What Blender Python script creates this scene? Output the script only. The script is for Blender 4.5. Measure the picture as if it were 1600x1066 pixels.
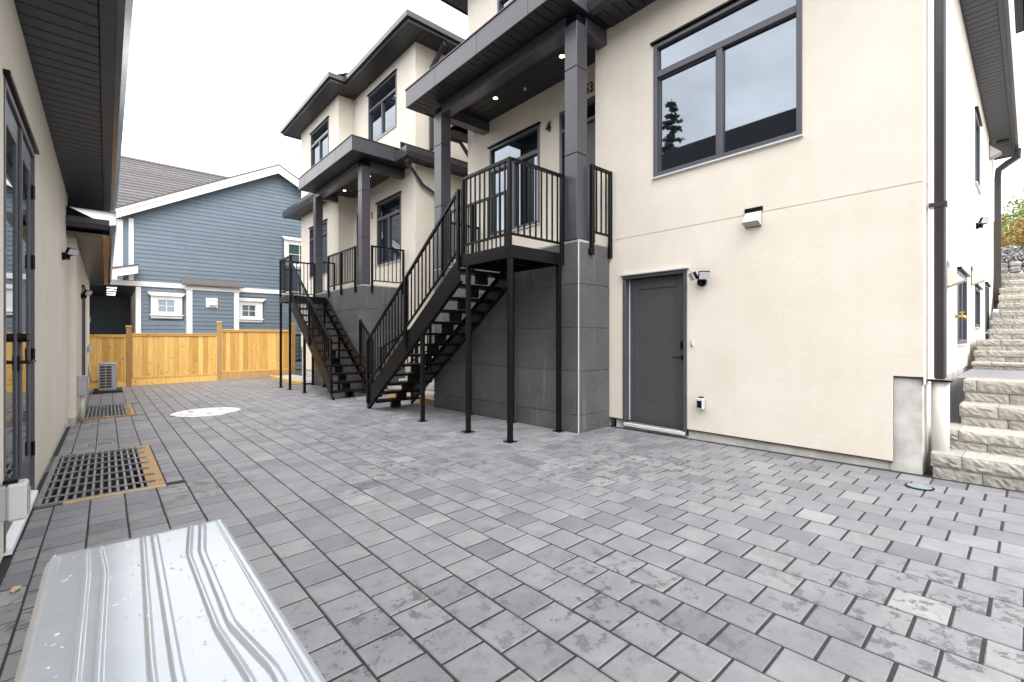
import bpy, math, random
from mathutils import Vector, Matrix

sc = bpy.context.scene
for _o in list(bpy.data.objects):
    bpy.data.objects.remove(_o)
R = math.radians
rnd = random.Random(7)

# ------------------------------------------------------------------ camera
CAM_YAW = 41.45
cam = bpy.data.cameras.new('camera')
cam.sensor_width = 36.0
cam.lens = 718.0 / 1600.0 * 36.0
cam.shift_y = -5.0 / 1600.0
cam.clip_start = 0.02
cam.clip_end = 2000.0
camo = bpy.data.objects.new('camera', cam)
sc.collection.objects.link(camo)
camo.location = (0, 0, 1.30)
camo.rotation_euler = (R(90), 0, R(-CAM_YAW))
sc.camera = camo

# ------------------------------------------------------------------ world: overcast sky
SUN_EL, SUN_AZ = 55.0, 198.0      # azimuth measured clockwise from +Y
SKY_STRENGTH = 0.132
world = bpy.data.worlds.new('World')
sc.world = world
world.use_nodes = True
wn = world.node_tree.nodes
wl = world.node_tree.links
bg = wn['Background']
sky = wn.new('ShaderNodeTexSky')
sky.sky_type = 'NISHITA'
sky.sun_disc = False
sky.sun_elevation = R(SUN_EL)
sky.sun_rotation = R(SUN_AZ)
sky.air_density = 1.0
sky.dust_density = 4.0
sky.ozone_density = 1.0
hsv = wn.new('ShaderNodeHueSaturation')
hsv.inputs['Saturation'].default_value = 0.16
wl.new(sky.outputs[0], hsv.inputs['Color'])
# cloud deck: an even veil with soft lumps, the same in every direction
tc = wn.new('ShaderNodeTexCoord')
mp = wn.new('ShaderNodeMapping'); mp.inputs['Scale'].default_value = (1, 1, 2.2)
wl.new(tc.outputs['Generated'], mp.inputs[0])
cn = wn.new('ShaderNodeTexNoise')
cn.inputs['Scale'].default_value = 2.2; cn.inputs['Detail'].default_value = 5
cn.inputs['Roughness'].default_value = 0.55
wl.new(mp.outputs[0], cn.inputs['Vector'])
cr = wn.new('ShaderNodeMapRange')
cr.inputs[1].default_value = 0.30; cr.inputs[2].default_value = 0.72
cr.inputs[3].default_value = 8.0; cr.inputs[4].default_value = 15.5
wl.new(cn.outputs[0], cr.inputs[0])
veil = wn.new('ShaderNodeCombineColor')
mlt = wn.new('ShaderNodeMath'); mlt.operation = 'MULTIPLY'; mlt.inputs[1].default_value = 1.03
wl.new(cr.outputs[0], veil.inputs[0]); wl.new(cr.outputs[0], veil.inputs[1])
wl.new(cr.outputs[0], mlt.inputs[0]); wl.new(mlt.outputs[0], veil.inputs[2])
mix = wn.new('ShaderNodeMix'); mix.data_type = 'RGBA'; mix.inputs[0].default_value = 0.72
wl.new(hsv.outputs[0], mix.inputs[6]); wl.new(veil.outputs[0], mix.inputs[7])
wl.new(mix.outputs[2], bg.inputs['Color'])
bg.inputs['Strength'].default_value = SKY_STRENGTH

sun = bpy.data.lights.new('sun', 'SUN')
sun.energy = 0.78
sun.angle = R(32)
sun.color = (1.0, 0.965, 0.92)
suno = bpy.data.objects.new('sun', sun)
sc.collection.objects.link(suno)
_d = Vector((math.sin(R(SUN_AZ)) * math.cos(R(SUN_EL)), math.cos(R(SUN_AZ)) * math.cos(R(SUN_EL)), math.sin(R(SUN_EL))))
suno.rotation_euler = _d.to_track_quat('Z', 'Y').to_euler()
suno.location = (-4, -8, 20)

vs = sc.view_settings
sc.display_settings.display_device = 'sRGB'
vs.view_transform = 'Standard'
vs.look = 'None'
vs.exposure = 1.30
vs.gamma = 1.0
vs.use_curve_mapping = False
try:
    sc.cycles.max_bounces = 6
    sc.cycles.diffuse_bounces = 4
    sc.cycles.glossy_bounces = 4
    sc.cycles.use_denoising = True
except Exception:
    pass

# ------------------------------------------------------------------ helpers
def zg(x, y):
    return 0.0155 * x - 0.0137 * y

def nd(nt, t, **kw):
    n = nt.nodes.new(t)
    for k, v in kw.items():
        setattr(n, k, v)
    return n

def new_mat(name):
    m = bpy.data.materials.new(name)
    m.use_nodes = True
    nt = m.node_tree
    return m, nt, nt.nodes['Principled BSDF']

def ramp(nt, stops):
    r = nd(nt, 'ShaderNodeValToRGB')
    el = r.color_ramp.elements
    while len(el) < len(stops):
        el.new(0.5)
    for e, (p, c) in zip(el, stops):
        e.position = p
        e.color = c if len(c) == 4 else (*c, 1)
    return r

def coords(nt, scale=(1, 1, 1), kind='Position'):
    if kind == 'Position':
        g = nd(nt, 'ShaderNodeNewGeometry'); out = g.outputs['Position']
    else:
        g = nd(nt, 'ShaderNodeTexCoord'); out = g.outputs[kind]
    mpn = nd(nt, 'ShaderNodeMapping')
    mpn.inputs['Scale'].default_value = scale
    nt.links.new(out, mpn.inputs[0])
    return mpn.outputs[0]

def noise(nt, vec, scale, detail=4, rough=0.55, dist=0.0):
    n = nd(nt, 'ShaderNodeTexNoise')
    n.inputs['Scale'].default_value = scale
    n.inputs['Detail'].default_value = detail
    n.inputs['Roughness'].default_value = rough
    n.inputs['Distortion'].default_value = dist
    nt.links.new(vec, n.inputs['Vector'])
    return n.outputs[0]

def mixc(nt, fac, a, b, mode='MIX'):
    m = nd(nt, 'ShaderNodeMix', data_type='RGBA', blend_type=mode)
    for s, v in ((0, fac), (6, a), (7, b)):
        if isinstance(v, (int, float)):
            m.inputs[s].default_value = v
        elif isinstance(v, tuple):
            m.inputs[s].default_value = (*v, 1) if len(v) == 3 else v
        else:
            nt.links.new(v, m.inputs[s])
    return m.outputs[2]

def maprange(nt, v, a, b, c, d):
    m = nd(nt, 'ShaderNodeMapRange')
    nt.links.new(v, m.inputs[0])
    for i, x in enumerate((a, b, c, d)):
        m.inputs[1 + i].default_value = x
    return m.outputs[0]

def math_(nt, op, a, b=None):
    m = nd(nt, 'ShaderNodeMath', operation=op)
    for i, v in enumerate((a, b)):
        if v is None:
            continue
        if isinstance(v, (int, float)):
            m.inputs[i].default_value = v
        else:
            nt.links.new(v, m.inputs[i])
    return m.outputs[0]

def bump(nt, bsdf, h, strength=0.3, dist=0.01):
    b = nd(nt, 'ShaderNodeBump')
    b.inputs['Strength'].default_value = strength
    b.inputs['Distance'].default_value = dist
    nt.links.new(h, b.inputs['Height'])
    nt.links.new(b.outputs[0], bsdf.inputs['Normal'])

def rand01(nt):
    """one random value for each piece: object random plus island random"""
    oi = nd(nt, 'ShaderNodeObjectInfo')
    ge = nd(nt, 'ShaderNodeNewGeometry')
    s = math_(nt, 'ADD', oi.outputs['Random'], ge.outputs['Random Per Island'])
    return math_(nt, 'FRACT', s)

M = {}

def simple(name, col, rough=0.5, metal=0.0, var=0.10, scale=6.0, bmp=0.0, bscale=80.0, ior=1.5, piece=0.0, bdist=0.004, rv=0.02):
    m, nt, b = new_mat(name)
    v = coords(nt)
    n = noise(nt, v, scale, 5, 0.6)
    lo = tuple(c * (1 - var) for c in col); hi = tuple(min(1, c * (1 + var)) for c in col)
    c = mixc(nt, maprange(nt, n, 0.3, 0.7, 0, 1), lo, hi)
    if piece:
        r = maprange(nt, rand01(nt), 0, 1, 1 - piece, 1 + piece)
        cc = nd(nt, 'ShaderNodeCombineColor')
        for i in range(3):
            nt.links.new(r, cc.inputs[i])
        c = mixc(nt, 1.0, c, cc.outputs[0], 'MULTIPLY')
    nt.links.new(c, b.inputs['Base Color'])
    n2 = noise(nt, v, scale * 2.3, 3, 0.6)
    nt.links.new(maprange(nt, n2, 0.3, 0.7, max(0.02, rough - rv), min(1, rough + rv)), b.inputs['Roughness'])
    b.inputs['Metallic'].default_value = metal
    b.inputs['IOR'].default_value = ior
    if bmp:
        bump(nt, b, noise(nt, v, bscale, 3, 0.6), bmp, bdist)
    M[name] = m
    return m

simple('cladding', (0.058, 0.055, 0.066), 0.32, 0.0, 0.05, 2, ior=1.55)
simple('soffit', (0.018, 0.018, 0.022), 0.45, 0, 0.10, 4)
simple('soffit_grey', (0.030, 0.035, 0.048), 0.42, 0, 0.10, 4)
simple('fascia_bronze', (0.045, 0.040, 0.042), 0.30, 0, 0.08, 4)
simple('gutter_metal', (0.050, 0.048, 0.055), 0.22, 0.0, 0.06, 5)
simple('black_metal', (0.005, 0.005, 0.006), 0.34, 0.0, 0.12, 9, ior=1.27)
simple('window_frame', (0.075, 0.078, 0.092), 0.36, 0, 0.05, 6)
simple('door_paint', (0.072, 0.072, 0.076), 0.42, 0, 0.05, 5)
simple('dark_door', (0.022, 0.022, 0.026), 0.35, 0, 0.15, 8, 0.1, 60)
simple('white_paint', (0.80, 0.80, 0.79), 0.45, 0, 0.03, 5)
simple('white_plastic', (0.60, 0.585, 0.54), 0.40, 0, 0.05, 9)
simple('sill_metal', (0.60, 0.60, 0.60), 0.45, 0.0, 0.05, 9)
simple('steel', (0.26, 0.26, 0.27), 0.40, 0.6, 0.35, 14, 0.15, 90)
simple('concrete', (0.54, 0.525, 0.49), 0.85, 0, 0.26, 5, 0.25, 60)
simple('slab', (0.42, 0.41, 0.39), 0.8, 0, 0.12, 4, 0.2, 70)
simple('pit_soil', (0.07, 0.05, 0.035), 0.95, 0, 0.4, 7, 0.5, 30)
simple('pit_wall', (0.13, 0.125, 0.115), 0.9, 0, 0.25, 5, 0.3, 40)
simple('grey_box', (0.36, 0.37, 0.39), 0.45, 0, 0.05, 9)
simple('ac_dark', (0.05, 0.035, 0.025), 0.6, 0, 0.3, 20)
simple('ac_paint', (0.36, 0.37, 0.38), 0.42, 0, 0.05, 8)
simple('rubber', (0.02, 0.02, 0.022), 0.7, 0, 0.2, 9, 0.2, 60)
simple('joint_sand', (0.026, 0.026, 0.027), 0.95, 0, 0.35, 40, 0.4, 220)
simple('shingle', (0.115, 0.108, 0.108), 0.85, 0, 0.35, 18, 0.5, 60, piece=0.12)
simple('roof_dark', (0.014, 0.014, 0.015), 0.95, 0, 0.3, 9, 0.5, 40, ior=1.15)
simple('siding', (0.135, 0.180, 0.222), 0.55, 0, 0.06, 2.5, 0.12, 90, piece=0.05)
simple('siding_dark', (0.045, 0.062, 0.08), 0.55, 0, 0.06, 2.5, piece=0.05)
simple('brass', (0.62, 0.38, 0.12), 0.3, 0.9, 0.1, 20)
simple('soil', (0.10, 0.085, 0.065), 0.95, 0, 0.35, 3, 0.5, 20)
simple('field_rock', (0.24, 0.23, 0.21), 0.9, 0, 0.35, 6, 0.6, 18, piece=0.25)
simple('bark', (0.09, 0.065, 0.045), 0.9, 0, 0.4, 12, 0.6, 25)
simple('lens_grey', (0.55, 0.56, 0.58), 0.25, 0, 0.04, 9)
simple('manhole_paint', (0.62, 0.62, 0.595), 0.75, 0, 0.22, 7, 0.3, 40)
simple('blue_lid', (0.20, 0.26, 0.29), 0.35, 0, 0.2, 20)
simple('dry_leaf', (0.46, 0.36, 0.24), 0.8, 0, 0.25, 40)

def mk_stucco():
    m, nt, b = new_mat('stucco')
    v = coords(nt)
    n = noise(nt, v, 1.3, 6, 0.68)
    c = mixc(nt, maprange(nt, n, 0.34, 0.66, 0, 1), (0.705, 0.652, 0.560), (0.765, 0.715, 0.622))
    # faint streaks of weather running down the wall
    st = noise(nt, coords(nt, (5, 5, 0.35)), 1.0, 4, 0.6)
    c = mixc(nt, maprange(nt, st, 0.52, 0.78, 0, 0.26), c, (0.62, 0.56, 0.47))
    nt.links.new(c, b.inputs['Base Color'])
    b.inputs['Roughness'].default_value = 0.9
    b.inputs['IOR'].default_value = 1.35
    h = math_(nt, 'ADD', noise(nt, v, 150, 3, 0.65), math_(nt, 'MULTIPLY', noise(nt, v, 22, 3, 0.6), 1.3))
    bump(nt, b, h, 0.27, 0.005)
    M['stucco'] = m
mk_stucco()

def mk_granite():
    m, nt, b = new_mat('granite')
    v = coords(nt)
    vo = nd(nt, 'ShaderNodeTexVoronoi'); vo.inputs['Scale'].default_value = 240
    nt.links.new(v, vo.inputs['Vector'])
    sp = nd(nt, 'ShaderNodeSeparateColor'); nt.links.new(vo.outputs['Color'], sp.inputs[0])
    c = ramp(nt, [(0.0, (0.030, 0.030, 0.032)), (0.5, (0.072, 0.072, 0.075)), (0.85, (0.115, 0.115, 0.116)), (1.0, (0.24, 0.24, 0.235))])
    nt.links.new(sp.outputs[0], c.inputs[0])
    big = noise(nt, v, 1.7, 5, 0.65)
    col = mixc(nt, maprange(nt, big, 0.40, 0.75, 0, 0.55), c.outputs[0], (0.135, 0.135, 0.132))
    # pale lime streaks
    st = noise(nt, coords(nt, (7, 7, 0.5)), 1.0, 4, 0.65)
    col = mixc(nt, maprange(nt, st, 0.58, 0.78, 0, 0.6), col, (0.27, 0.265, 0.255))
    r = maprange(nt, rand01(nt), 0, 1, 0.86, 1.12)
    cc = nd(nt, 'ShaderNodeCombineColor')
    for i in range(3):
        nt.links.new(r, cc.inputs[i])
    col = mixc(nt, 1.0, col, cc.outputs[0], 'MULTIPLY')
    nt.links.new(col, b.inputs['Base Color'])
    b.inputs['Roughness'].default_value = 0.62
    bump(nt, b, noise(nt, v, 180, 2, 0.6), 0.15, 0.003)
    M['granite'] = m
mk_granite()

def mk_paver():
    m, nt, b = new_mat('paver_concrete')
    v = coords(nt)
    r = rand01(nt)
    rr = ramp(nt, [(0.0, (0.118, 0.124, 0.138)), (0.25, (0.172, 0.176, 0.188)), (0.6, (0.212, 0.214, 0.222)),
                   (0.85, (0.166, 0.171, 0.187)), (1.0, (0.268, 0.268, 0.270))])
    nt.links.new(r, rr.inputs[0])
    n = noise(nt, v, 4.5, 6, 0.62, 0.4)
    n_ = noise(nt, v, 16.0, 6, 0.72, 0.3)
    n = math_(nt, 'ADD', math_(nt, 'MULTIPLY', n, 0.6), math_(nt, 'MULTIPLY', n_, 0.4))
    col = mixc(nt, maprange(nt, n, 0.36, 0.66, 0, 1), (0.74, 0.74, 0.77), (1.20, 1.195, 1.18))
    col = mixc(nt, 1.0, rr.outputs[0], col, 'MULTIPLY')
    gr = noise(nt, v, 260, 3, 0.7)
    col = mixc(nt, maprange(nt, gr, 0.35, 0.7, 0, 0.34), col, (0.32, 0.325, 0.335))
    gr2 = noise(nt, v, 210, 3, 0.75)
    col = mixc(nt, maprange(nt, gr2, 0.58, 0.72, 0, 0.55), col, (0.10, 0.10, 0.105))
    # lime bloom
    bl = noise(nt, v, 2.3, 6, 0.7, 0.8)
    col = mixc(nt, maprange(nt, bl, 0.60, 0.80, 0, 0.42), col, (0.36, 0.365, 0.37))
    # broad damp-toned zones and blotches with a hard shape
    z1 = noise(nt, v, 0.55, 3, 0.5)
    off = nd(nt, 'ShaderNodeVectorMath', operation='ADD')
    cmb = nd(nt, 'ShaderNodeCombineXYZ')
    nt.links.new(math_(nt, 'MULTIPLY', r, 9.0), cmb.inputs[0]); nt.links.new(math_(nt, 'MULTIPLY', r, 17.0), cmb.inputs[1])
    nt.links.new(v, off.inputs[0]); nt.links.new(cmb.outputs[0], off.inputs[1])
    z2 = noise(nt, off.outputs[0], 11.0, 6, 0.75, 0.2)
    st = math_(nt, 'MULTIPLY', maprange(nt, z1, 0.45, 0.57, 0, 1), maprange(nt, z2, 0.545, 0.572, 0, 1))
    col = mixc(nt, math_(nt, 'MULTIPLY', st, 0.82), col, (0.070, 0.068, 0.070))
    nt.links.new(col, b.inputs['Base Color'])
    nt.links.new(maprange(nt, n, 0.36, 0.66, 0.40, 0.56), b.inputs['Roughness'])
    bump(nt, b, math_(nt, 'ADD', gr, math_(nt, 'MULTIPLY', n, 1.5)), 0.22, 0.004)
    M['paver'] = m
mk_paver()

def mk_cedar(name, lo, hi):
    m, nt, b = new_mat(name)
    oi = nd(nt, 'ShaderNodeObjectInfo')
    r = rand01(nt)
    g = nd(nt, 'ShaderNodeNewGeometry')
    add = nd(nt, 'ShaderNodeVectorMath', operation='ADD')
    cmb = nd(nt, 'ShaderNodeCombineXYZ')
    nt.links.new(math_(nt, 'MULTIPLY', r, 37.0), cmb.inputs[2])
    nt.links.new(math_(nt, 'MULTIPLY', r, 11.0), cmb.inputs[0])
    nt.links.new(g.outputs['Position'], add.inputs[0]); nt.links.new(cmb.outputs[0], add.inputs[1])
    mpn = nd(nt, 'ShaderNodeMapping'); mpn.inputs['Scale'].default_value = (28, 28, 1.6)
    nt.links.new(add.outputs[0], mpn.inputs[0])
    gn = noise(nt, mpn.outputs[0], 1.0, 5, 0.6, 0.5)
    c = mixc(nt, maprange(nt, gn, 0.3, 0.7, 0, 1), lo, hi)
    c2 = mixc(nt, r, (0.80, 0.70, 0.58), (1.25, 1.30, 1.45))
    c = mixc(nt, 1.0, c, c2, 'MULTIPLY')
    vo = nd(nt, 'ShaderNodeTexVoronoi'); vo.inputs['Scale'].default_value = 5.5
    nt.links.new(add.outputs[0], vo.inputs['Vector'])
    kn = maprange(nt, vo.outputs['Distance'], 0.09, 0.135, 1, 0)
    c = mixc(nt, math_(nt, 'MULTIPLY', kn, 0.8), c, (0.16, 0.06, 0.02))
    nt.links.new(c, b.inputs['Base Color'])
    b.inputs['Roughness'].default_value = 0.65
    bump(nt, b, gn, 0.2, 0.004)
    M[name] = m
mk_cedar('cedar', (0.60, 0.335, 0.070), (0.76, 0.49, 0.150))
mk_cedar('timber_edge', (0.36, 0.225, 0.095), (0.50, 0.34, 0.17))
mk_cedar('cedar_dark', (0.36, 0.20, 0.075), (0.48, 0.29, 0.12))

def mk_stone():
    m, nt, b = new_mat('split_block')
    v = coords(nt)
    n = noise(nt, v, 22, 6, 0.75)
    c = ramp(nt, [(0.25, (0.30, 0.282, 0.245)), (0.5, (0.47, 0.448, 0.400)), (0.75, (0.60, 0.575, 0.52))])
    nt.links.new(n, c.inputs[0])
    r = maprange(nt, rand01(nt), 0, 1, 0.86, 1.10)
    cc = nd(nt, 'ShaderNodeCombineColor')
    for i in range(3):
        nt.links.new(r, cc.inputs[i])
    col = mixc(nt, 1.0, c.outputs[0], cc.outputs[0], 'MULTIPLY')
    nt.links.new(col, b.inputs['Base Color'])
    b.inputs['Roughness'].default_value = 0.92
    bump(nt, b, math_(nt, 'ADD', noise(nt, v, 45, 5, 0.75), noise(nt, v, 130, 3, 0.7)), 0.8, 0.016)
    M['split_block'] = m
mk_stone()

def mk_glass(name, base, ior):
    m, nt, b = new_mat(name)
    b.inputs['Base Color'].default_value = (*base, 1)
    b.inputs['Roughness'].default_value = 0.015
    b.inputs['IOR'].default_value = ior
    b.inputs['Specular Tint'].default_value = (0.80, 0.90, 1.0, 1)
    bump(nt, b, noise(nt, coords(nt), 1.1, 1, 0.4), 0.05, 0.012)
    M[name] = m
mk_glass('glass', (0.008, 0.010, 0.013), 2.9)
mk_glass('drop', (0.55, 0.58, 0.62), 1.9)
mk_glass('house_glass', (0.06, 0.10, 0.10), 2.2)

def mk_lid():
    m, nt, b = new_mat('lid_paint')
    v = coords(nt)
    n = noise(nt, v, 12, 5, 0.65)
    c = mixc(nt, maprange(nt, n, 0.3, 0.75, 0, 1), (0.40, 0.435, 0.47), (0.45, 0.48, 0.51))
    dr = noise(nt, coords(nt, (1, 0.5, 1)), 60, 3, 0.6, 1.5)
    c = mixc(nt, maprange(nt, dr, 0.70, 0.74, 0, 0.5), c, (0.72, 0.73, 0.74))
    nt.links.new(c, b.inputs['Base Color'])
    b.inputs['Metallic'].default_value = 0.20
    nt.links.new(maprange(nt, n, 0.3, 0.7, 0.17, 0.24), b.inputs['Roughness'])
    M['lid_paint'] = m
mk_lid()

def mk_leaf(name, a, b_, c_):
    m, nt, b = new_mat(name)
    r = rand01(nt)
    rr = ramp(nt, [(0.0, a), (0.5, b_), (1.0, c_)])
    nt.links.new(r, rr.inputs[0])
    nt.links.new(rr.outputs[0], b.inputs['Base Color'])
    b.inputs['Roughness'].default_value = 0.6
    M[name] = m
mk_leaf('needle', (0.012, 0.022, 0.012), (0.022, 0.040, 0.018), (0.035, 0.055, 0.025))
mk_leaf('leaf_green', (0.14, 0.20, 0.05), (0.27, 0.32, 0.10), (0.42, 0.42, 0.18))
mk_leaf('leaf_autumn', (0.22, 0.20, 0.04), (0.40, 0.17, 0.05), (0.30, 0.34, 0.08))
mk_leaf('leaf_silver', (0.10, 0.16, 0.08), (0.42, 0.42, 0.44), (0.62, 0.60, 0.64))
mk_leaf('grass_blade', (0.05, 0.09, 0.02), (0.08, 0.14, 0.03), (0.14, 0.18, 0.05))
simple('gravel', (0.24, 0.235, 0.225), 0.95, 0, 0.3, 6, 0.5, 40)
simple('lawn', (0.07, 0.11, 0.03), 0.9, 0, 0.35, 2, 0.5, 20)

def mk_emit(name, col, s):
    m, nt, b = new_mat(name)
    b.inputs['Base Color'].default_value = (0.8, 0.78, 0.7, 1)
    b.inputs['Emission Color'].default_value = (*col, 1)
    b.inputs['Emission Strength'].default_value = s
    M[name] = m
mk_emit('lamp_warm', (1.0, 0.80, 0.45), 6.0)
mk_emit('lamp_white', (1.0, 0.93, 0.82), 4.0)

# ------------------------------------------------------------------ mesh builder
class MB:
    def __init__(s):
        s.v = []; s.f = []
    def add(s, vs, fs):
        n = len(s.v); s.v += [tuple(p) for p in vs]
        s.f += [tuple(i + n for i in f) for f in fs]
        return s
    def quad(s, *p):
        return s.add(p, [tuple(range(len(p)))])
    def box(s, x0, x1, y0, y1, z0, z1):
        x0, x1 = min(x0, x1), max(x0, x1); y0, y1 = min(y0, y1), max(y0, y1); z0, z1 = min(z0, z1), max(z0, z1)
        return s.add([(x0, y0, z0), (x1, y0, z0), (x1, y1, z0), (x0, y1, z0), (x0, y0, z1), (x1, y0, z1), (x1, y1, z1), (x0, y1, z1)],
                     [(0, 3, 2, 1), (4, 5, 6, 7), (0, 1, 5, 4), (1, 2, 6, 5), (2, 3, 7, 6), (3, 0, 4, 7)])
    def cbox(s, x0, x1, y0, y1, z0, z1, c=0.006):
        """box with chamfered edges"""
        x0, x1 = min(x0, x1), max(x0, x1); y0, y1 = min(y0, y1), max(y0, y1); z0, z1 = min(z0, z1), max(z0, z1)
        c = min(c, (x1 - x0) * .45, (y1 - y0) * .45, (z1 - z0) * .45)
        lo = (x0, y0, z0); hi = (x1, y1, z1)
        vs = []; idx = {}
        for i in range(8):
            sg = [(i >> k) & 1 for k in range(3)]
            for ax in range(3):
                p = []
                for k in range(3):
                    b = hi[k] if sg[k] else lo[k]
                    if k != ax:
                        b += -c if sg[k] else c
                    p.append(b)
                idx[(i, ax)] = len(vs); vs.append(tuple(p))
        fs = []
        for ax in range(3):
            o = [k for k in range(3) if k != ax]
            for sd in (0, 1):
                q = []
                for a, b in ((0, 0), (1, 0), (1, 1), (0, 1)):
                    i = (sd << ax) | (a << o[0]) | (b << o[1]); q.append(idx[(i, ax)])
                fl = (sd == 1) == (ax != 1)
                fs.append(tuple(q if fl else q[::-1]))
        for ax in range(3):
            o = [k for k in range(3) if k != ax]
            for a in (0, 1):
                for b in (0, 1):
                    i0 = (a << o[0]) | (b << o[1]); i1 = i0 | (1 << ax)
                    fs.append((idx[(i0, o[0])], idx[(i1, o[0])], idx[(i1, o[1])], idx[(i0, o[1])]))
        for i in range(8):
            fs.append(tuple(idx[(i, k)] for k in range(3)))
        return s.add(vs, fs)
    def prism(s, poly, axis, a, b):
        """extrude a polygon along an axis; poly gives the other two coordinates in order"""
        def P(p, t):
            q = list(p); q.insert(axis, t); return tuple(q)
        n = len(poly)
        vs = [P(p, a) for p in poly] + [P(p, b) for p in poly]
        fs = [tuple(range(n))[::-1], tuple(range(n, 2 * n))]
        fs += [(i, (i + 1) % n, n + (i + 1) % n, n + i) for i in range(n)]
        return s.add(vs, fs)
    def tube(s, pts, r, n=8, cap=True, square=False):
        pts = [Vector(p) for p in pts]
        rings = []
        for i, p in enumerate(pts):
            if i == 0: t = pts[1] - p
            elif i == len(pts) - 1: t = p - pts[-2]
            else: t = (pts[i + 1] - p).normalized() + (p - pts[i - 1]).normalized()
            t.normalize()
            up = Vector((0, 0, 1)) if abs(t.z) < 0.95 else Vector((0, 1, 0))
            a = t.cross(up).normalized(); b = a.cross(t).normalized()
            rr = r[i] if isinstance(r, (list, tuple)) else r
            if square:
                rings.append([p + (a * sx + b * sy) * rr for sx, sy in ((1, 1), (-1, 1), (-1, -1), (1, -1))])
            else:
                rings.append([p + (a * math.cos(2 * math.pi * k / n) + b * math.sin(2 * math.pi * k / n)) * rr for k in range(n)])
        m = len(rings[0]); base = len(s.v)
        for rg in rings: s.v += [tuple(q) for q in rg]
        for i in range(len(rings) - 1):
            for k in range(m):
                s.f.append((base + i * m + k, base + i * m + (k + 1) % m, base + (i + 1) * m + (k + 1) % m, base + (i + 1) * m + k))
        if cap:
            s.f.append(tuple(base + k for k in range(m))[::-1])
            s.f.append(tuple(base + (len(rings) - 1) * m + k for k in range(m)))
        return s
    def disc(s, c, r, z0, z1, n=32, jit=0.0):
        ps = []
        for k in range(n):
            rr = r * (1 + jit * (rnd.random() - .5))
            ps.append((c[0] + rr * math.cos(2 * math.pi * k / n), c[1] + rr * math.sin(2 * math.pi * k / n)))
        return s.prism(ps, 2, z0, z1)
    def build(s, name, mat, parent=None, org=(0, 0, 0), smooth=False):
        me = bpy.data.meshes.new(name)
        if any(org):
            me.from_pydata([(x - org[0], y - org[1], z - org[2]) for x, y, z in s.v], [], s.f)
        else:
            me.from_pydata(s.v, [], s.f)
        me.materials.append(M[mat] if isinstance(mat, str) else mat)
        if smooth:
            me.polygons.foreach_set('use_smooth', [True] * len(me.polygons))
        me.update()
        o = bpy.data.objects.new(name, me)
        sc.collection.objects.link(o)
        if parent is not None:
            o.parent = parent
        return o

def tag(o, label=None, cat=None, group=None, kind=None):
    if label: o['label'] = label
    if cat: o['category'] = cat
    if group: o['group'] = group
    if kind: o['kind'] = kind
    return o

class Thing:
    """an Empty at the thing's base; parts are meshes that share its origin"""
    def __init__(s, name, org, label, cat, group=None):
        s.org = tuple(org)
        s.root = bpy.data.objects.new(name, None)
        s.root.empty_display_size = 0.2
        sc.collection.objects.link(s.root)
        s.root.location = org
        tag(s.root, label, cat, group)
    def part(s, name, mb, mat, parent=None, smooth=False, label=None):
        o = mb.build(name, mat, parent or s.root, s.org, smooth)
        if label: o['label'] = label
        return o
    def piece(s, name, mesh, at, parent=None, rz=0.0):
        o = bpy.data.objects.new(name, mesh)
        sc.collection.objects.link(o)
        o.parent = parent or s.root
        o.location = tuple(at[k] - s.org[k] for k in range(3))
        if rz: o.rotation_euler = (0, 0, rz)
        return o

def mesh_of(mb, name, mat):
    me = bpy.data.meshes.new(name)
    me.from_pydata(mb.v, [], mb.f)
    me.materials.append(M[mat]); me.update()
    return me

def structure(o):
    o['kind'] = 'structure'
    return o

# a vertical plane: pl = (axis, position, outward sign); a runs along the wall, d goes outward
def P3(pl, a, b, d):
    ax, pos, sg = pl
    return (pos + sg * d, a, b) if ax == 'X' else (a, pos + sg * d, b)
def wbox(mb, pl, a0, a1, b0, b1, d0, d1, c=0):
    p = P3(pl, a0, b0, d0); q = P3(pl, a1, b1, d1)
    if c:
        return mb.cbox(p[0], q[0], p[1], q[1], p[2], q[2], c)
    return mb.box(p[0], q[0], p[1], q[1], p[2], q[2])
def wall(mb, pl, a0, a1, b0, b1, holes=(), depth=0.09, backs=()):
    """a wall face with rectangular openings and their reveals; backs = grooves that keep a back face"""
    a0, a1 = min(a0, a1), max(a0, a1)
    hs = [(min(h[0], h[1]), max(h[0], h[1]), h[2], h[3], depth, False) for h in holes]
    hs += [(min(h[0], h[1]), max(h[0], h[1]), h[2], h[3], h[4], True) for h in backs]
    A = sorted({a0, a1, *[max(a0, min(a1, h[0])) for h in hs], *[max(a0, min(a1, h[1])) for h in hs]})
    B = sorted({b0, b1, *[h[2] for h in hs], *[h[3] for h in hs]})
    B = [b for b in B if b0 - 1e-6 <= b <= b1 + 1e-6]
    for i in range(len(A) - 1):
        for j in range(len(B) - 1):
            ca, cb = (A[i] + A[i + 1]) / 2, (B[j] + B[j + 1]) / 2
            if any(h[0] < ca < h[1] and h[2] < cb < h[3] for h in hs):
                continue
            mb.quad(P3(pl, A[i], B[j], 0), P3(pl, A[i + 1], B[j], 0), P3(pl, A[i + 1], B[j + 1], 0), P3(pl, A[i], B[j + 1], 0))
    for h in hs:
        x0, x1, y0, y1, dp, back = h
        c = [(x0, y0), (x1, y0), (x1, y1), (x0, y1)]
        for k in range(4):
            p, q = c[k], c[(k + 1) % 4]
            mb.quad(P3(pl, *p, 0), P3(pl, *q, 0), P3(pl, *q, -dp), P3(pl, *p, -dp))
        if back:
            mb.quad(*[P3(pl, *p, -dp) for p in c])

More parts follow.
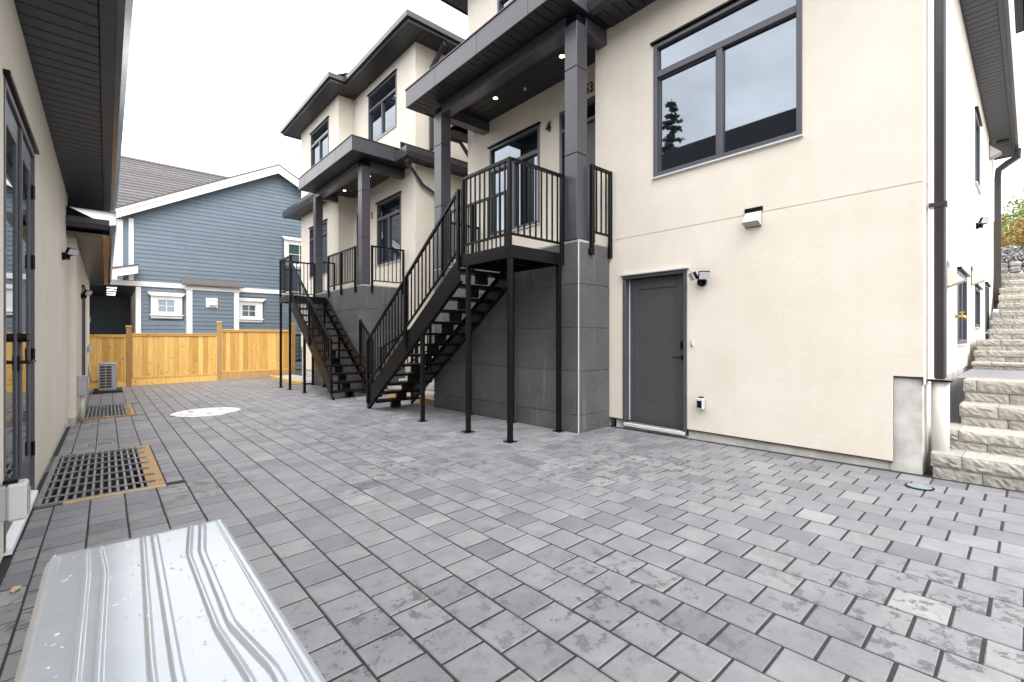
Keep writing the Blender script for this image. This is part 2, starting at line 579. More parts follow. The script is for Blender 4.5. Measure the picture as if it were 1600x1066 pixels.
def window(T, pl, a0, a1, z0, z1, transom=None, mull=None, frame='window_frame', glass='glass', fw=0.055, sash=False, label=None, trim=True):
    """frame with mullion and transom, one pane object for each light"""
    a0, a1 = min(a0, a1), max(a0, a1)
    m = MB()
    wbox(m, pl, a0, a0 + fw, z0, z1, -0.085, 0.012, .004)
    wbox(m, pl, a1 - fw, a1, z0, z1, -0.085, 0.012, .004)
    wbox(m, pl, a0 + fw, a1 - fw, z0, z0 + fw, -0.085, 0.010, .004)
    wbox(m, pl, a0 + fw, a1 - fw, z1 - fw, z1, -0.085, 0.010, .004)
    f = T.part('window', m, frame, label=label)
    lights = []
    zt = z1 - fw
    if transom:
        m = MB(); wbox(m, pl, a0 + fw, a1 - fw, transom - .04, transom + .04, -0.080, 0.006, .004)
        T.part('transom', m, frame, f)
        lights.append((a0 + fw, a1 - fw, transom + .04, zt, 0))
        zt = transom - .04
    if mull:
        m = MB(); wbox(m, pl, mull - .035, mull + .035, z0 + fw, zt, -0.080, 0.004, .004)
        T.part('mullion', m, frame, f)
        lights += [(a0 + fw, mull - .035, z0 + fw, zt, 0), (mull + .035, a1 - fw, z0 + fw, zt, 1)]
    else:
        lights.append((a0 + fw, a1 - fw, z0 + fw, zt, 1))
    for (p, q, r_, s_, k) in lights:
        m = MB()
        d = -0.045 - (0.012 if k else 0)
        wbox(m, pl, p, q, r_, s_, d - 0.008, d)
        T.part('pane', m, glass, f)
    # glazing bead round the opening sash
    if mull:
        p, q, r_, s_, k = lights[-1]
        m = MB()
        for (u0, u1, w0, w1) in ((p, p + .02, r_, s_), (q - .02, q, r_, s_), (p + .02, q - .02, r_, r_ + .02), (p + .02, q - .02, s_ - .02, s_)):
            wbox(m, pl, u0, u1, w0, w1, -0.055, -0.03)
        T.part('bead', m, frame, f)
    if trim:
        m = MB()
        wbox(m, pl, a0 - .03, a1 + .03, z1 + .002, z1 + .032, -0.05, 0.045, .004)
        T.part('head_flashing', m, 'black_metal', f)
        m = MB()
        wbox(m, pl, a0 - .01, a1 + .01, z0 - .020, z0 - .002, -0.05, 0.035)
        T.part('sill', m, 'sill_metal', f)
    return f

def railing(T, pts, z_of, zb_of, posts, pitch=0.11, parent=None, rail=0.02, drop=0.0, bal=0.009):
    """straight run of railing between two plan points: top rail, bottom rail, posts and every baluster"""
    (x0, y0), (x1, y1) = pts
    L = math.hypot(x1 - x0, y1 - y0)
    def at(t): return (x0 + (x1 - x0) * t, y0 + (y1 - y0) * t)
    a, b = at(0), at(1)
    m = MB(); m.tube([(*a, z_of(0)), (*b, z_of(1))], rail, square=True)
    T.part('top_rail', m, 'black_metal', parent)
    m = MB(); m.tube([(*a, zb_of(0)), (*b, zb_of(1))], rail * .72, square=True)
    T.part('bottom_rail', m, 'black_metal', parent)
    for t, zlo in posts:
        p = at(t); m = MB(); w = 0.025
        m.cbox(p[0] - w, p[0] + w, p[1] - w, p[1] + w, zlo, z_of(t) + rail + .004, .004)
        T.part('post', m, 'black_metal', parent)
    n = max(2, int(round(L / pitch)))
    for k in range(1, n):
        t = k / n
        if any(abs(t - pt) * L < 0.04 for pt, _ in posts):
            continue
        p = at(t); m = MB()
        m.box(p[0] - bal, p[0] + bal, p[1] - bal, p[1] + bal, zb_of(t), z_of(t))
        T.part('baluster', m, 'black_metal', parent)

def soffit_boards(T, name, x0, x1, y0, y1, z, along, pitch, mat, parent=None):
    """boards of one soffit; along = the axis each board runs along; alike boards share a mesh"""
    x0, x1 = min(x0, x1), max(x0, x1); y0, y1 = min(y0, y1), max(y0, y1)
    g = 0.012
    span = (y1 - y0) if along == 'X' else (x1 - x0)
    n = max(1, int(round(span / pitch))); p = span / n
    m = MB()
    if along == 'X': m.cbox(x0, x1, 0, p - g, 0, 0.018, .004)
    else: m.cbox(0, p - g, y0, y1, 0, 0.018, .004)
    me = mesh_of(m, name, mat)
    for k in range(n):
        at = (0, y0 + k * p + g / 2, z) if along == 'X' else (x0 + k * p + g / 2, 0, z)
        T.piece(name, me, at, parent)

# ------------------------------------------------------------------ ground
m = MB()
m.quad((-300, -300, -0.85), (300, -300, -0.85), (300, 300, -0.85), (-300, 300, -0.85))
structure(m.build('ground', 'gravel'))

PITS = [(-0.43, 0.28, 5.36, 7.58), (-0.43, 0.28, 11.15, 13.46)]
FRAMES = [(-0.47, 0.42, 5.30, 7.62), (-0.47, 0.42, 11.05, 13.50)]
bed = MB()
def bedq(x0, x1, y0, y1):
    if y1 <= y0: return
    q = [(x0, y0), (x1, y0), (x1, y1), (x0, y1)]
    bed.quad(*[(x, y, zg(x, y) - 0.0032) for x, y in q])
bedq(0.28, 5.62, -6, 19.35)
_y = -6
for (a, b, c, d) in PITS:
    bedq(-0.60, 0.28, _y, c); bedq(-0.60, -0.43, c, d); _y = d
bedq(-0.60, 0.28, _y, 19.35)
bedq(5.62, 9.0, -6, 0.62)
bedq(5.62, 6.6, 8.2, 10.5)
paving = structure(bed.build('paving', 'joint_sand'))

PP = 0.22
X_0 = 1.157 / 0.2085 * 0.22      # a joint line
Y_0 = 1.376 / 0.2085 * 0.22      # a cross joint in the course on its right
s_, c_ = math.sin(R(CAM_YAW)), math.cos(R(CAM_YAW))
pav = []
for i in range(-8, 32):
    xa = X_0 + i * PP
    for j in range(-24, 90):
        ya = Y_0 + (j + (0.5 if i % 2 else 0)) * PP
        x0, x1, y0, y1 = xa, xa + PP, ya, ya + PP
        if x1 < -0.42 or y0 < -5 or y1 > 19.28: continue
        if x0 > 5.40 and y1 > 0.62: continue
        if x0 > 8: continue
        if x0 < -0.44: x0 = -0.44
        if x1 > 5.50 and y1 > 0.62: x1 = 5.44
        if x1 > 5.43 and y1 <= 0.62: continue
        skip = False
        for (pa, pb) in ((4.03, 7.68), (10.96, 14.655)):      # cut against the podiums
            if x1 > 4.752 and y1 > pa and y0 < pb:
                if x0 < 4.70: x1 = 4.752
                elif y0 < pa - .03: y1 = pa
                elif y1 > pb + .03: y0 = pb
                else: skip = True
        if skip: continue
        if x1 - x0 < 0.04: continue
        # cut round the light-well frames
        cut = False
        for (fa, fb, fc, fd) in FRAMES:
            if x0 < fb and x1 > fa and y0 < fd and y1 > fc:
                if y0 < fc and fc - y0 > 0.03: y1 = fc - 0.004
                elif y1 > fd and y1 - fd > 0.03: y0 = fd + 0.004
                elif x1 > fb and x1 - fb > 0.03: x0 = fb + 0.004
                else: cut = True
        if cut: continue
        cx, cy = (x0 + x1) / 2, (y0 + y1) / 2
        f = cx * s_ + cy * c_; r_ = cx * c_ - cy * s_
        vis = 0.0
        if f > 0.25:
            h = 1.3 - zg(cx, cy)
            u, vv = 718 * r_ / f + 800, 528 + 718 * h / f
            if -20 < u < 1620 and vv < 1090:
                vis = h / f ** 3
                if u < 530 and vv > 815 and cx < 0.3 and cy < 1.9: vis = 0.0
        pav.append((vis, x0, x1, y0, y1))
pav.sort(key=lambda t: -t[0])
GAP = 0.0050
def paver_mb(w, l, c=0.0045, th=0.05):
    m = MB(); a, b = w / 2 - GAP * .78, l / 2 - GAP * 1.08
    v = [(-a, -b, -th), (a, -b, -th), (a, b, -th), (-a, b, -th), (-a, -b, -c), (a, -b, -c), (a, b, -c), (-a, b, -c),
         (-a + c, -b + c, 0), (a - c, -b + c, 0), (a - c, b - c, 0), (-a + c, b - c, 0)]
    fs = [(8, 9, 10, 11)]
    for k in range(4):
        l_ = (k + 1) % 4
        fs += [(k, l_, 4 + l_, 4 + k), (4 + k, 4 + l_, 8 + l_, 8 + k)]
    return m.add(v, fs)
_cache = {}
rest = MB()
nind = 0
tilt = random.Random(3)
for (vis, x0, x1, y0, y1) in pav:
    w, l = round(x1 - x0, 3), round(y1 - y0, 3)
    cx, cy = (x0 + x1) / 2, (y0 + y1) / 2
    z = zg(cx, cy) + tilt.uniform(-0.0012, 0.0012)
    rx, ry, rz = tilt.gauss(0, .0025), tilt.gauss(0, .0025), tilt.gauss(0, .0035)
    if nind < 300 and vis > 0:
        if (w, l) not in _cache:
            _cache[(w, l)] = mesh_of(paver_mb(w, l), 'paver', 'paver')
        o = bpy.data.objects.new('paver', _cache[(w, l)])
        sc.collection.objects.link(o); o.parent = paving
        o.location = (cx + tilt.uniform(-.001, .001), cy + tilt.uniform(-.001, .001), z)
        o.rotation_euler = (rx - 0.0137, ry - 0.0155, rz)
        nind += 1
    else:
        pm = paver_mb(w, l)
        mt = Matrix.Translation((cx, cy, z)) @ Matrix.Rotation(rz, 4, 'Z') @ Matrix.Rotation(rx - .0137, 4, 'X') @ Matrix.Rotation(ry - .0155, 4, 'Y')
        rest.add([tuple(mt @ Vector(p)) for p in pm.v], pm.f)
o = rest.build('paver_field', 'paver', paving); o['kind'] = 'stuff'

# light wells under the grates
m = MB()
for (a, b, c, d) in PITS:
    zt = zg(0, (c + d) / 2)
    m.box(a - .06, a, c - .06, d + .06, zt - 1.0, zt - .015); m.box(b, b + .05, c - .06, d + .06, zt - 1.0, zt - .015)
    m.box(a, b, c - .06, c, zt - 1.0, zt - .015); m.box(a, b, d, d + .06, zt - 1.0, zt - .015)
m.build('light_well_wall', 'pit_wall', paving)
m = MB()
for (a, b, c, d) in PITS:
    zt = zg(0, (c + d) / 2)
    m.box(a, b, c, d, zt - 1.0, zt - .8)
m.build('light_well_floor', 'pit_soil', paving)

# ------------------------------------------------------------------ townhouses
YC = 9.34
def townhouse(sg, near):
    def Y(s): return YC + sg * s
    org = (5.45, Y(4.9), -0.1)
    T = Thing('townhouse', org,
              'cream stucco townhouse in the foreground with grey side door and downpipe at its corner' if near
              else 'cream stucco townhouse standing farther back beside the cedar fence', 'house', 'townhouses along the courtyard')
    pXF = ('X', 5.45, -1); pXP = ('X', 5.95, -1)
    pIN = ('Y', Y(1.14), -sg); pOUT = ('Y', Y(8.70), sg); pRET = ('Y', Y(5.04), -sg)
    S_OUT, S_REC, S_IN = 8.70, 5.04, 1.14
    # ---- stucco
    m = MB()
    gr = (2.688, 2.698)
    door = (Y(5.53), Y(6.48), 0.07, 2.16)
    big = (Y(6.01), Y(7.75), 3.42, 5.18)
    upo = (Y(5.86), Y(7.62), 7.05, 8.50)
    pwin = (Y(1.90), Y(3.37), 3.40, 5.21)
    pdoor = (Y(3.86), Y(4.82), 2.64, 5.24)
    upi = (Y(2.16), Y(3.96), 7.10, 8.60)
    wall(m, pXF, Y(S_REC), Y(S_OUT - .21), 0.16, 8.95, [door, big, upo], 0.11, [(Y(5.32), Y(S_OUT - .21), *gr, .007)])
    wall(m, pXF, Y(S_OUT - .21), Y(S_OUT), 0.95, 8.95, [], 0.1, [(Y(S_OUT - .21), Y(S_OUT), *gr, .007)])
    wall(m, pRET, 5.45, 5.95, 2.60, 8.95)
    wall(m, pXP, Y(S_IN), Y(S_REC), -0.4, 8.95, [pwin, pdoor, upi], 0.09)
    sidew = [(8.22, 9.41, 1.22, 2.18), (10.93, 11.99, 1.48, 2.17), (13.45, 14.59, 1.41, 2.41), (10.93, 11.91, 3.92, 5.14)]
    wall(m, pOUT, 5.45, 16.6, 0.88, 8.95, sidew if near else [], 0.09, [(5.45, 16.6, *gr, .007)])
    wall(m, pIN, 5.95, 16.6, -0.4, 8.95)
    wall(m, ('X', 16.6, 1), Y(S_IN), Y(S_OUT), -0.4, 8.95)
    w = T.part('wall', m, 'stucco')
    # stucco edge returns at the notch and along the bottom
    m = MB()
    m.box(5.452, 5.50, Y(S_OUT - .21), Y(S_OUT - .225), 0.165, 0.95)
    m.box(5.452, 5.50, Y(S_REC + .36), Y(S_OUT - .215), 0.145, 0.158)
    m.box(5.452, 5.50, Y(S_OUT - .21), Y(S_OUT - .004), 0.935, 0.948)
    T.part('base_flashing', m, 'fascia_bronze')
    # ---- concrete footing
    m = MB()
    m.box(5.475, 5.9, Y(S_REC + .36), Y(S_OUT - .235), -0.5, 0.062); m.box(5.475, 5.9, Y(S_OUT - .235), Y(S_OUT - .012), -0.5, 0.93)
    m.box(5.477, 5.52, Y(S_REC + .36), Y(5.525), .063, .152); m.box(5.477, 5.52, Y(6.485), Y(S_OUT - .24), .063, .152)
    m.box(5.9, 16.58, Y(S_OUT - .3), Y(S_OUT - .012), -0.5, 0.878)
    T.part('footing', m, 'concrete')
    # ---- granite podium
    core = MB(); core.box(4.785, 5.94, Y(1.695), Y(5.275), -0.4, 2.555)
    pod = T.part('podium', core, 'slab')
    m = MB(); m.box(4.7555, 4.7600, Y(5.2945), Y(5.3058), -.1, 2.60); m.box(4.7600, 4.7690, Y(5.3023), Y(5.3058), -.1, 2.60); T.part('corner_trim', m, 'sill_metal', pod)
    rows = [(-0.12, 0.25)] + [(0.25 + .594 * k, 0.25 + .594 * (k + 1)) for k in range(4)]
    rows[-1] = (rows[-1][0], 2.60)
    cuts0 = [1.67, 1.97, 3.15, 4.34, 5.30]
    g = 0.003
    for ri, (za, zb) in enumerate(rows):
        for a, b in zip(cuts0[:-1], cuts0[1:]):
            m = MB(); m.cbox(4.76, 4.786, Y(a) + sg * g, Y(min(b, 5.272)) - sg * g, za + g, zb - g, .003)
            T.part('granite_tile', m, 'granite', pod)
        m = MB(); m.cbox(4.7602, 5.44, Y(5.276), Y(5.302), za + g, zb - g, .003)
        T.part('granite_tile', m, 'granite', pod)
        for a, b in ((4.787, 5.36), (5.36, 5.945)):
            m = MB(); m.cbox(a + g, b - g, Y(1.694), Y(1.668), za + g, zb - g, .003)
            T.part('granite_tile', m, 'granite', pod)
    m = MB(); m.cbox(4.772, 5.95, Y(1.68), Y(5.29), 2.602, 2.632, .004)
    T.part('porch_floor', m, 'slab')
    # ---- columns in three clad lengths
    for sa, sb in ((1.68, 1.92), (5.05, 5.27)):
        core = MB(); core.box(4.775, 4.965, Y(sa + .015), Y(sb - .015), 2.633, 5.70)
        col = T.part('column', core, 'black_metal')
        zz = [2.634, 3.81, 4.985, 5.60]
        for a, b in zip(zz[:-1], zz[1:]):
            m = MB(); m.cbox(4.76, 4.98, Y(sa), Y(sb), a + .004, b - .004, .005)
            T.part('column_panel', m, 'cladding', col)
    # ---- beams
    m = MB(); m.cbox(4.765, 4.975, Y(1.925), Y(5.045), 5.55, 5.748, .004)
    T.part('beam', m, 'cladding')
    for sa, sb in ((1.70, 1.90), (5.07, 5.25)):
        m = MB(); m.cbox(4.983, 5.95 if sa < 3 else 5.60, Y(sa), Y(sb), 5.55, 5.748, .004)
        T.part('beam', m, 'cladding')
    # ---- canopy
    c0, c1 = (1.30, 5.32)
    m = MB(); m.box(4.375, 5.95, Y(c0 + .03), Y(c1 - .02), 5.775, 6.06)
    can = T.part('canopy', m, 'soffit')
    js = [c0, 2.35, 3.57, 4.74, c1]
    for a, b in zip(js[:-1], js[1:]):
        m = MB(); m.cbox(4.35, 4.374, Y(a) + sg * .003, Y(b) - sg * .003, 5.752, 6.085, .003)
        T.part('fascia_panel', m, 'cladding', can)
    for sx in (c0, c1):
        d = .028 if sx == c0 else -.018
        m = MB(); m.cbox(4.352, 5.50 if sx == c0 else 4.98, Y(sx) + (sg * .0 if sx == c0 else 0), Y(sx + d), 5.753, 6.084, .003)
        T.part('fascia_panel', m, 'cladding', can)
    m = MB(); m.box(4.335, 5.94, Y(c0 - .012), Y(c1 + .012), 6.087, 6.105)
    T.part('cap_flashing', m, 'fascia_bronze', can)
    soffit_boards(T, 'soffit_board', 4.378, 4.758, Y(c0 + .035), Y(c1 - .025), 5.755, 'X', 0.15, 'soffit', can)
    soffit_boards(T, 'soffit_board', 4.985, 5.935, Y(1.93), Y(5.04), 5.756, 'Y', 0.15, 'soffit', can)
    # recessed lights and a sprinkler head
    for sx, xx in ((2.74, 5.42), (4.42, 5.40)):
        m = MB(); m.disc((xx, Y(sx)), 0.042, 5.748, 5.754, 20)
        T.part('recessed_light', m, 'lamp_warm', can)
        m = MB()
        m.disc((xx, Y(sx)), 0.055, 5.7495, 5.7555, 20)
        T.part('light_trim', m, 'soffit', can)
    m = MB(); m.disc((5.60, Y(3.35)), 0.022, 5.725, 5.755, 12)
    T.part('sprinkler_head', m, 'white_paint', can)
    # ---- skirt roof over the ground storey
    def skirt(name_x0, x1, y0, y1, wallside):
        """eave strip: soffit boards, gutter, sloped top. wallside = 'X+' or the sign in Y of the wall"""
        pass
    # front strip
    zs = 5.755
    f0, f1 = 5.33, 9.14
    sk = MB()
    sk.prism([(4.97, 5.96), (5.448, 6.22), (5.448, 5.90), (4.97, 5.90)], 1, Y(f0), Y(f1))
    skf = T.part('skirt_roof', sk, 'roof_dark')
    soffit_boards(T, 'soffit_board', 5.03, 5.444, Y(f0), Y(f1 - .06), zs, 'X', 0.15, 'soffit', skf)
    m = MB(); m.prism([(4.935, 5.76), (5.025, 5.74), (5.025, 5.95), (4.91, 5.975), (4.91, 5.86)], 1, Y(f0), Y(f1))
    T.part('gutter', m, 'gutter_metal', skf)
    # outer side strip
    ya, yb = Y(8.704), Y(9.14)
    sk = MB(); sk.prism([(Y(8.704), 6.22), (Y(9.11), 5.96), (Y(9.11), 5.90), (Y(8.704), 5.90)], 0, 5.45, 16.7)
    sko = T.part('skirt_roof', sk, 'roof_dark')
    soffit_boards(T, 'soffit_board', 5.45, 16.6, Y(8.707), Y(9.03), zs, 'Y', 0.15, 'soffit_grey', sko)
    m = MB(); m.box(5.45, 16.66, Y(9.032), Y(9.085), 5.742, 5.90)
    T.part('fascia', m, 'soffit_grey', sko)
    m = MB(); m.prism([(Y(9.087), 5.752), (Y(9.13), 5.76), (Y(9.17), 5.86), (Y(9.17), 5.975), (Y(9.087), 5.95)], 0, 4.95, 16.7)
    T.part('gutter', m, 'gutter_metal', sko)
    m = MB(); m.box(16.605, 16.69, Y(8.704), Y(9.08), 5.745, 6.0)
    T.part('fascia', m, 'fascia_bronze', sko)
    # inner side strip
    sk = MB(); sk.prism([(Y(1.136), 6.22), (Y(.74), 5.96), (Y(.74), 5.90), (Y(1.136), 5.90)], 0, 5.52, 16.7)
    ski = T.part('skirt_roof', sk, 'roof_dark')
    soffit_boards(T, 'soffit_board', 5.55, 16.6, Y(.80), Y(1.133), zs, 'Y', 0.15, 'soffit', ski)
    m = MB(); m.prism([(Y(.798), 5.752), (Y(.74), 5.76), (Y(.70), 5.86), (Y(.70), 5.975), (Y(.798), 5.95)], 0, 5.48, 16.7)
    T.part('gutter', m, 'gutter_metal', ski)
    m = MB(); m.box(5.452, 5.479, Y(.70), Y(1.285), 5.745, 5.985)
    T.part('fascia', m, 'gutter_metal', ski)
    # ---- upper roof
    e = [(5.44, .56), (5.44, 4.38), (4.98, 4.38), (4.98, 9.22), (17.1, 9.22), (17.1, .56)]
    m = MB()
    zsf = 8.90
    m.prism([(x, Y(s)) for x, s in e], 2, zsf + .02, zsf + .16)
    rf = T.part('roof', m, 'roof_dark')
    m = MB()
    xm, sa, sb = 11.0, 4.2, 5.5
    zr = 12.2
    top = [(x, Y(s), zsf + .161) for x, s in e]
    rid = [(10.6, Y(4.6), zr), (11.6, Y(5.2), zr)]
    m.add(top + rid, [(0, 1, 6), (1, 2, 6), (2, 3, 6), (3, 4, 7, 6), (4, 5, 7), (5, 0, 6, 7)])
    T.part('roof_slope', m, 'roof_dark', rf)
    sof = MB()
    def strips(x0, x1, s0, s1, along, pitch=.15):
        span = (s1 - s0) if along == 'X' else (x1 - x0)
        n = int(round(span / pitch)); p = span / n
        for k in range(n):
            if along == 'X': sof.box(x0, x1, Y(s0 + k * p + .004), Y(s0 + (k + 1) * p - .004), zsf, zsf + .018)
            else: sof.box(x0 + k * p + .004, x0 + (k + 1) * p - .004, Y(s0), Y(s1), zsf, zsf + .018)
    strips(5.46, 5.946, 1.14, 4.40, 'X')
    strips(5.00, 5.446, 5.04, 8.70, 'X')
    strips(5.00, 5.446, 4.40, 5.04, 'X')
    strips(5.446, 5.946, 4.40, 5.036, 'X')
    strips(5.46, 17.0, .58, 1.136, 'Y')
    strips(5.00, 17.0, 8.704, 9.20, 'Y')
    o = T.part('soffit', sof, 'soffit', rf); o['kind'] = 'stuff'
    fas = MB()
    ed = [(0, 1), (1, 2), (2, 3), (3, 4), (4, 5), (5, 0)]
    t = .035
    fas.box(5.405, 5.44, Y(.53), Y(4.345), zsf - .02, zsf + .185)
    fas.box(4.945, 5.44, Y(4.345), Y(4.38), zsf - .02, zsf + .185)
    fas.box(4.945, 4.98, Y(4.38), Y(9.255), zsf - .02, zsf + .185)
    fas.box(4.98, 17.1, Y(9.22), Y(9.255), zsf - .02, zsf + .185)
    fas.box(5.44, 17.1, Y(.53), Y(.56), zsf - .02, zsf + .185)
    T.part('fascia', fas, 'fascia_bronze', rf)
    gt = MB()
    gt.box(5.335, 5.403, Y(.46), Y(4.275), zsf + .055, zsf + .19)
    gt.box(4.875, 5.335, Y(4.275), Y(4.343), zsf + .055, zsf + .19)
    gt.box(4.875, 4.943, Y(4.345), Y(9.32), zsf + .055, zsf + .19)
    gt.box(5.405, 17.1, Y(.46), Y(.528), zsf + .055, zsf + .19)
    gt.box(4.945, 17.1, Y(9.257), Y(9.32), zsf + .055, zsf + .19)
    T.part('gutter', gt, 'gutter_metal', rf)
    # ---- windows
    mid = (Y(6.01) + Y(7.75)) / 2 - (.0 if near else 0)
    window(T, pXF, big[0], big[1], 3.42, 5.18, 4.77, mid, label='wide sliding window with a transom light above' if near else None)
    window(T, pXF, upo[0], upo[1], 7.05, 8.50, 8.05, (upo[0] + upo[1]) / 2)
    window(T, pXP, pwin[0], pwin[1], 3.40, 5.21, 4.74, (pwin[0] + pwin[1]) / 2)
    window(T, pXP, upi[0], upi[1], 7.10, 8.60, 8.12, (upi[0] + upi[1]) / 2)
    if near:
        for (a, b, z0, z1) in sidew:
            window(T, pOUT, a, b, z0, z1, None, (a + b) / 2 if b - a > 1.1 else None)
    # ---- front door in the recess
    m = MB()
    a, b = min(pdoor[:2]), max(pdoor[:2])
    wbox(m, pXP, a, a + .06, 2.64, 5.24, -.085, .01, .004); wbox(m, pXP, b - .06, b, 2.64, 5.24, -.085, .01, .004)
    wbox(m, pXP, a + .06, b - .06, 5.16, 5.24, -.085, .008, .004)
    wbox(m, pXP, a + .06, b - .06, 4.86, 4.92, -.085, .006, .004)
    fr = T.part('front_door', m, 'window_frame')
    m = MB(); wbox(m, pXP, a + .062, b - .062, 2.66, 4.858, -.075, -.04, .004)
    T.part('door_leaf', m, 'dark_door', fr)
    m = MB(); wbox(m, pXP, a + .062, b - .062, 4.922, 5.158, -.06, -.05)
    T.part('pane', m, 'glass', fr)
    hy = a + .12 if sg < 0 else b - .12
    m = MB(); wbox(m, pXP, hy - .012, hy + .012, 3.4, 3.9, -.02, .02, .004)
    T.part('handle', m, 'steel', fr)
    # ---- ground floor door in the plain wall
    a, b = min(door[:2]), max(door[:2])
    m = MB()
    wbox(m, pXF, a, a + .045, .07, 2.115, -.13, .014, .004); wbox(m, pXF, b - .045, b, .07, 2.115, -.13, .014, .004)
    wbox(m, pXF, a, b, 2.117, 2.16, -.13, .014, .004)
    fr = T.part('side_door', m, 'window_frame', label='dark grey panel door at ground level' if near else None)
    m = MB(); wbox(m, pXF, a - .03, b + .03, 2.163, 2.185, -.05, .045, .003)
    T.part('head_flashing', m, 'sill_metal', fr)
    lf = MB()
    l0, l1, q0, q1 = a + .05, b - .05, .125, 2.105
    d0, d1 = -.125, -.085
    st = .135
    wbox(lf, pXF, l0, l0 + st, q0, q1, d0, d1, .003); wbox(lf, pXF, l1 - st, l1, q0, q1, d0, d1, .003)
    wbox(lf, pXF, l0 + st, l1 - st, q0, q0 + .26, d0, d1, .003); wbox(lf, pXF, l0 + st, l1 - st, q1 - st, q1, d0, d1, .003)
    wbox(lf, pXF, l0 + st - .002, l1 - st + .002, q0 + .258, q1 - st + .002, d0, d1 - .014)
    T.part('door_leaf', lf, 'door_paint', fr)
    m = MB(); wbox(m, pXF, a + .02, b - .02, .072, .118, -.13, .03, .006)
    T.part('sill', m, 'sill_metal', fr)
    far = b if sg < 0 else a          # jamb farther from the camera shows a weather strip
    m = MB(); wbox(m, pXF, far - .058, far - .048, .13, 2.11, -.10, -.078)
    T.part('weather_strip', m, 'white_paint', fr)
    hx = a + .105
    m = MB(); wbox(m, pXF, hx - .022, hx + .022, 1.02, 1.075, d1, d1 + .012, .004)
    m.tube([P3(pXF, hx, 1.047, d1 + .01), P3(pXF, hx, 1.047, d1 + .05), P3(pXF, hx + .11, 1.047, d1 + .055)], .009, 8)
    T.part('handle', m, 'black_metal', fr)
    m = MB(); wbox(m, pXF, hx - .026, hx + .026, 1.155, 1.255, d1, d1 + .018, .005)
    T.part('deadbolt', m, 'black_metal', fr)
    # ---- porch railings
    zt, zb = 3.60, 2.74
    railing(T, ((5.00, Y(5.33)), (5.43, Y(5.33))), lambda t: 3.66, lambda t: 2.76, [(0.02, 2.44), (0.98, 2.44)])
    for xx in (5.0, 5.43):
        m = MB(); m.cbox(xx - .04, xx + .04, Y(5.304), Y(5.352), 2.45, 2.53, .004)
        T.part('rail_bracket', m, 'black_metal')
    railing(T, ((4.73, Y(1.98)), (4.73, Y(3.92))), lambda t: zt, lambda t: zb, [(0.02, 2.45), (0.5, 2.45), (0.98, 2.45)])
    railing(T, ((4.99, Y(1.64)), (5.90, Y(1.64))), lambda t: zt, lambda t: zb, [(0.02, 2.45), (0.97, 2.45)])
    # ---- downpipes
    yi = Y(1.06)
    m = MB(); m.tube([(6.46, Y(.60), 8.93), (6.46, Y(.62), 8.78), (6.42, Y(.95), 8.48), (6.39, yi, 8.36), (6.38, yi, 8.2), (6.38, yi, 6.22)], .045, square=True)
    T.part('downpipe', m, 'gutter_metal')
    m = MB(); m.tube([(5.58, Y(.85), 5.75), (5.58, Y(.95), 5.62), (5.80, Y(1.06), 5.58), (5.95, yi, 5.42), (6.12, yi, 5.24), (6.50, yi, 5.08), (6.58, yi, 4.95), (6.58, yi, 0.5)], .042, n=8)
    T.part('downpipe', m, 'gutter_metal', smooth=True)
    if near:
        m = MB()
        yo = Y(8.79)
        m.cbox(5.605, 5.693, yo - .04, yo + .04, .93, 5.78, .012)
        for k in range(3):
            m.box(5.601, 5.6045, yo - .026 + k * .022, yo - .016 + k * .022, .93, 5.78)
        dp = T.part('downpipe', m, 'fascia_bronze')
        for z in (2.50, 4.9):
            m = MB(); m.box(5.597, 5.703, yo - .05, yo + .075, z - .02, z + .02)
            T.part('pipe_strap', m, 'fascia_bronze', dp)
        m = MB(); m.tube([(16.3, Y(9.11), 5.80), (16.3, Y(9.11), 5.62), (16.32, Y(8.95), 5.52), (16.34, Y(8.80), 5.40), (16.34, Y(8.78), 5.2), (16.34, Y(8.78), 2.2)], .06, square=True)
        T.part('downpipe', m, 'fascia_bronze')
        m = MB(); m.disc((15.2, Y(8.9)), .11, 5.73, 5.75, 6)
        T.part('soffit_vent', m, 'black_metal')
    return T

near_T = townhouse(-1, True)
far_T = townhouse(1, False)

def digits(T, txt, x, y_left, z, h, sq=1.0):
    cu = bpy.data.curves.new('digits', 'FONT')
    cu.body = txt; cu.size = h * 1.38; cu.extrude = 0.008; cu.space_character = 1.15
    to = bpy.data.objects.new('tmp', cu); sc.collection.objects.link(to)
    dg = bpy.context.evaluated_depsgraph_get()
    me = bpy.data.meshes.new_from_object(to.evaluated_get(dg))
    bpy.data.objects.remove(to)
    vs = [(x - 0.02 - v.co.z, y_left - v.co.x * sq, z + v.co.y) for v in me.vertices]
    fs = [tuple(p.vertices) for p in me.polygons]
    mb = MB(); mb.v = vs; mb.f = fs
    T.part('house_number', mb, 'black_metal')
digits(near_T, '4', 5.945, 5.80, 4.98, 0.19)
digits(near_T, '53', 5.945, 4.885, 5.31, 0.17, .66)
digits(far_T, '3', 5.945, 13.10, 4.86, 0.19)

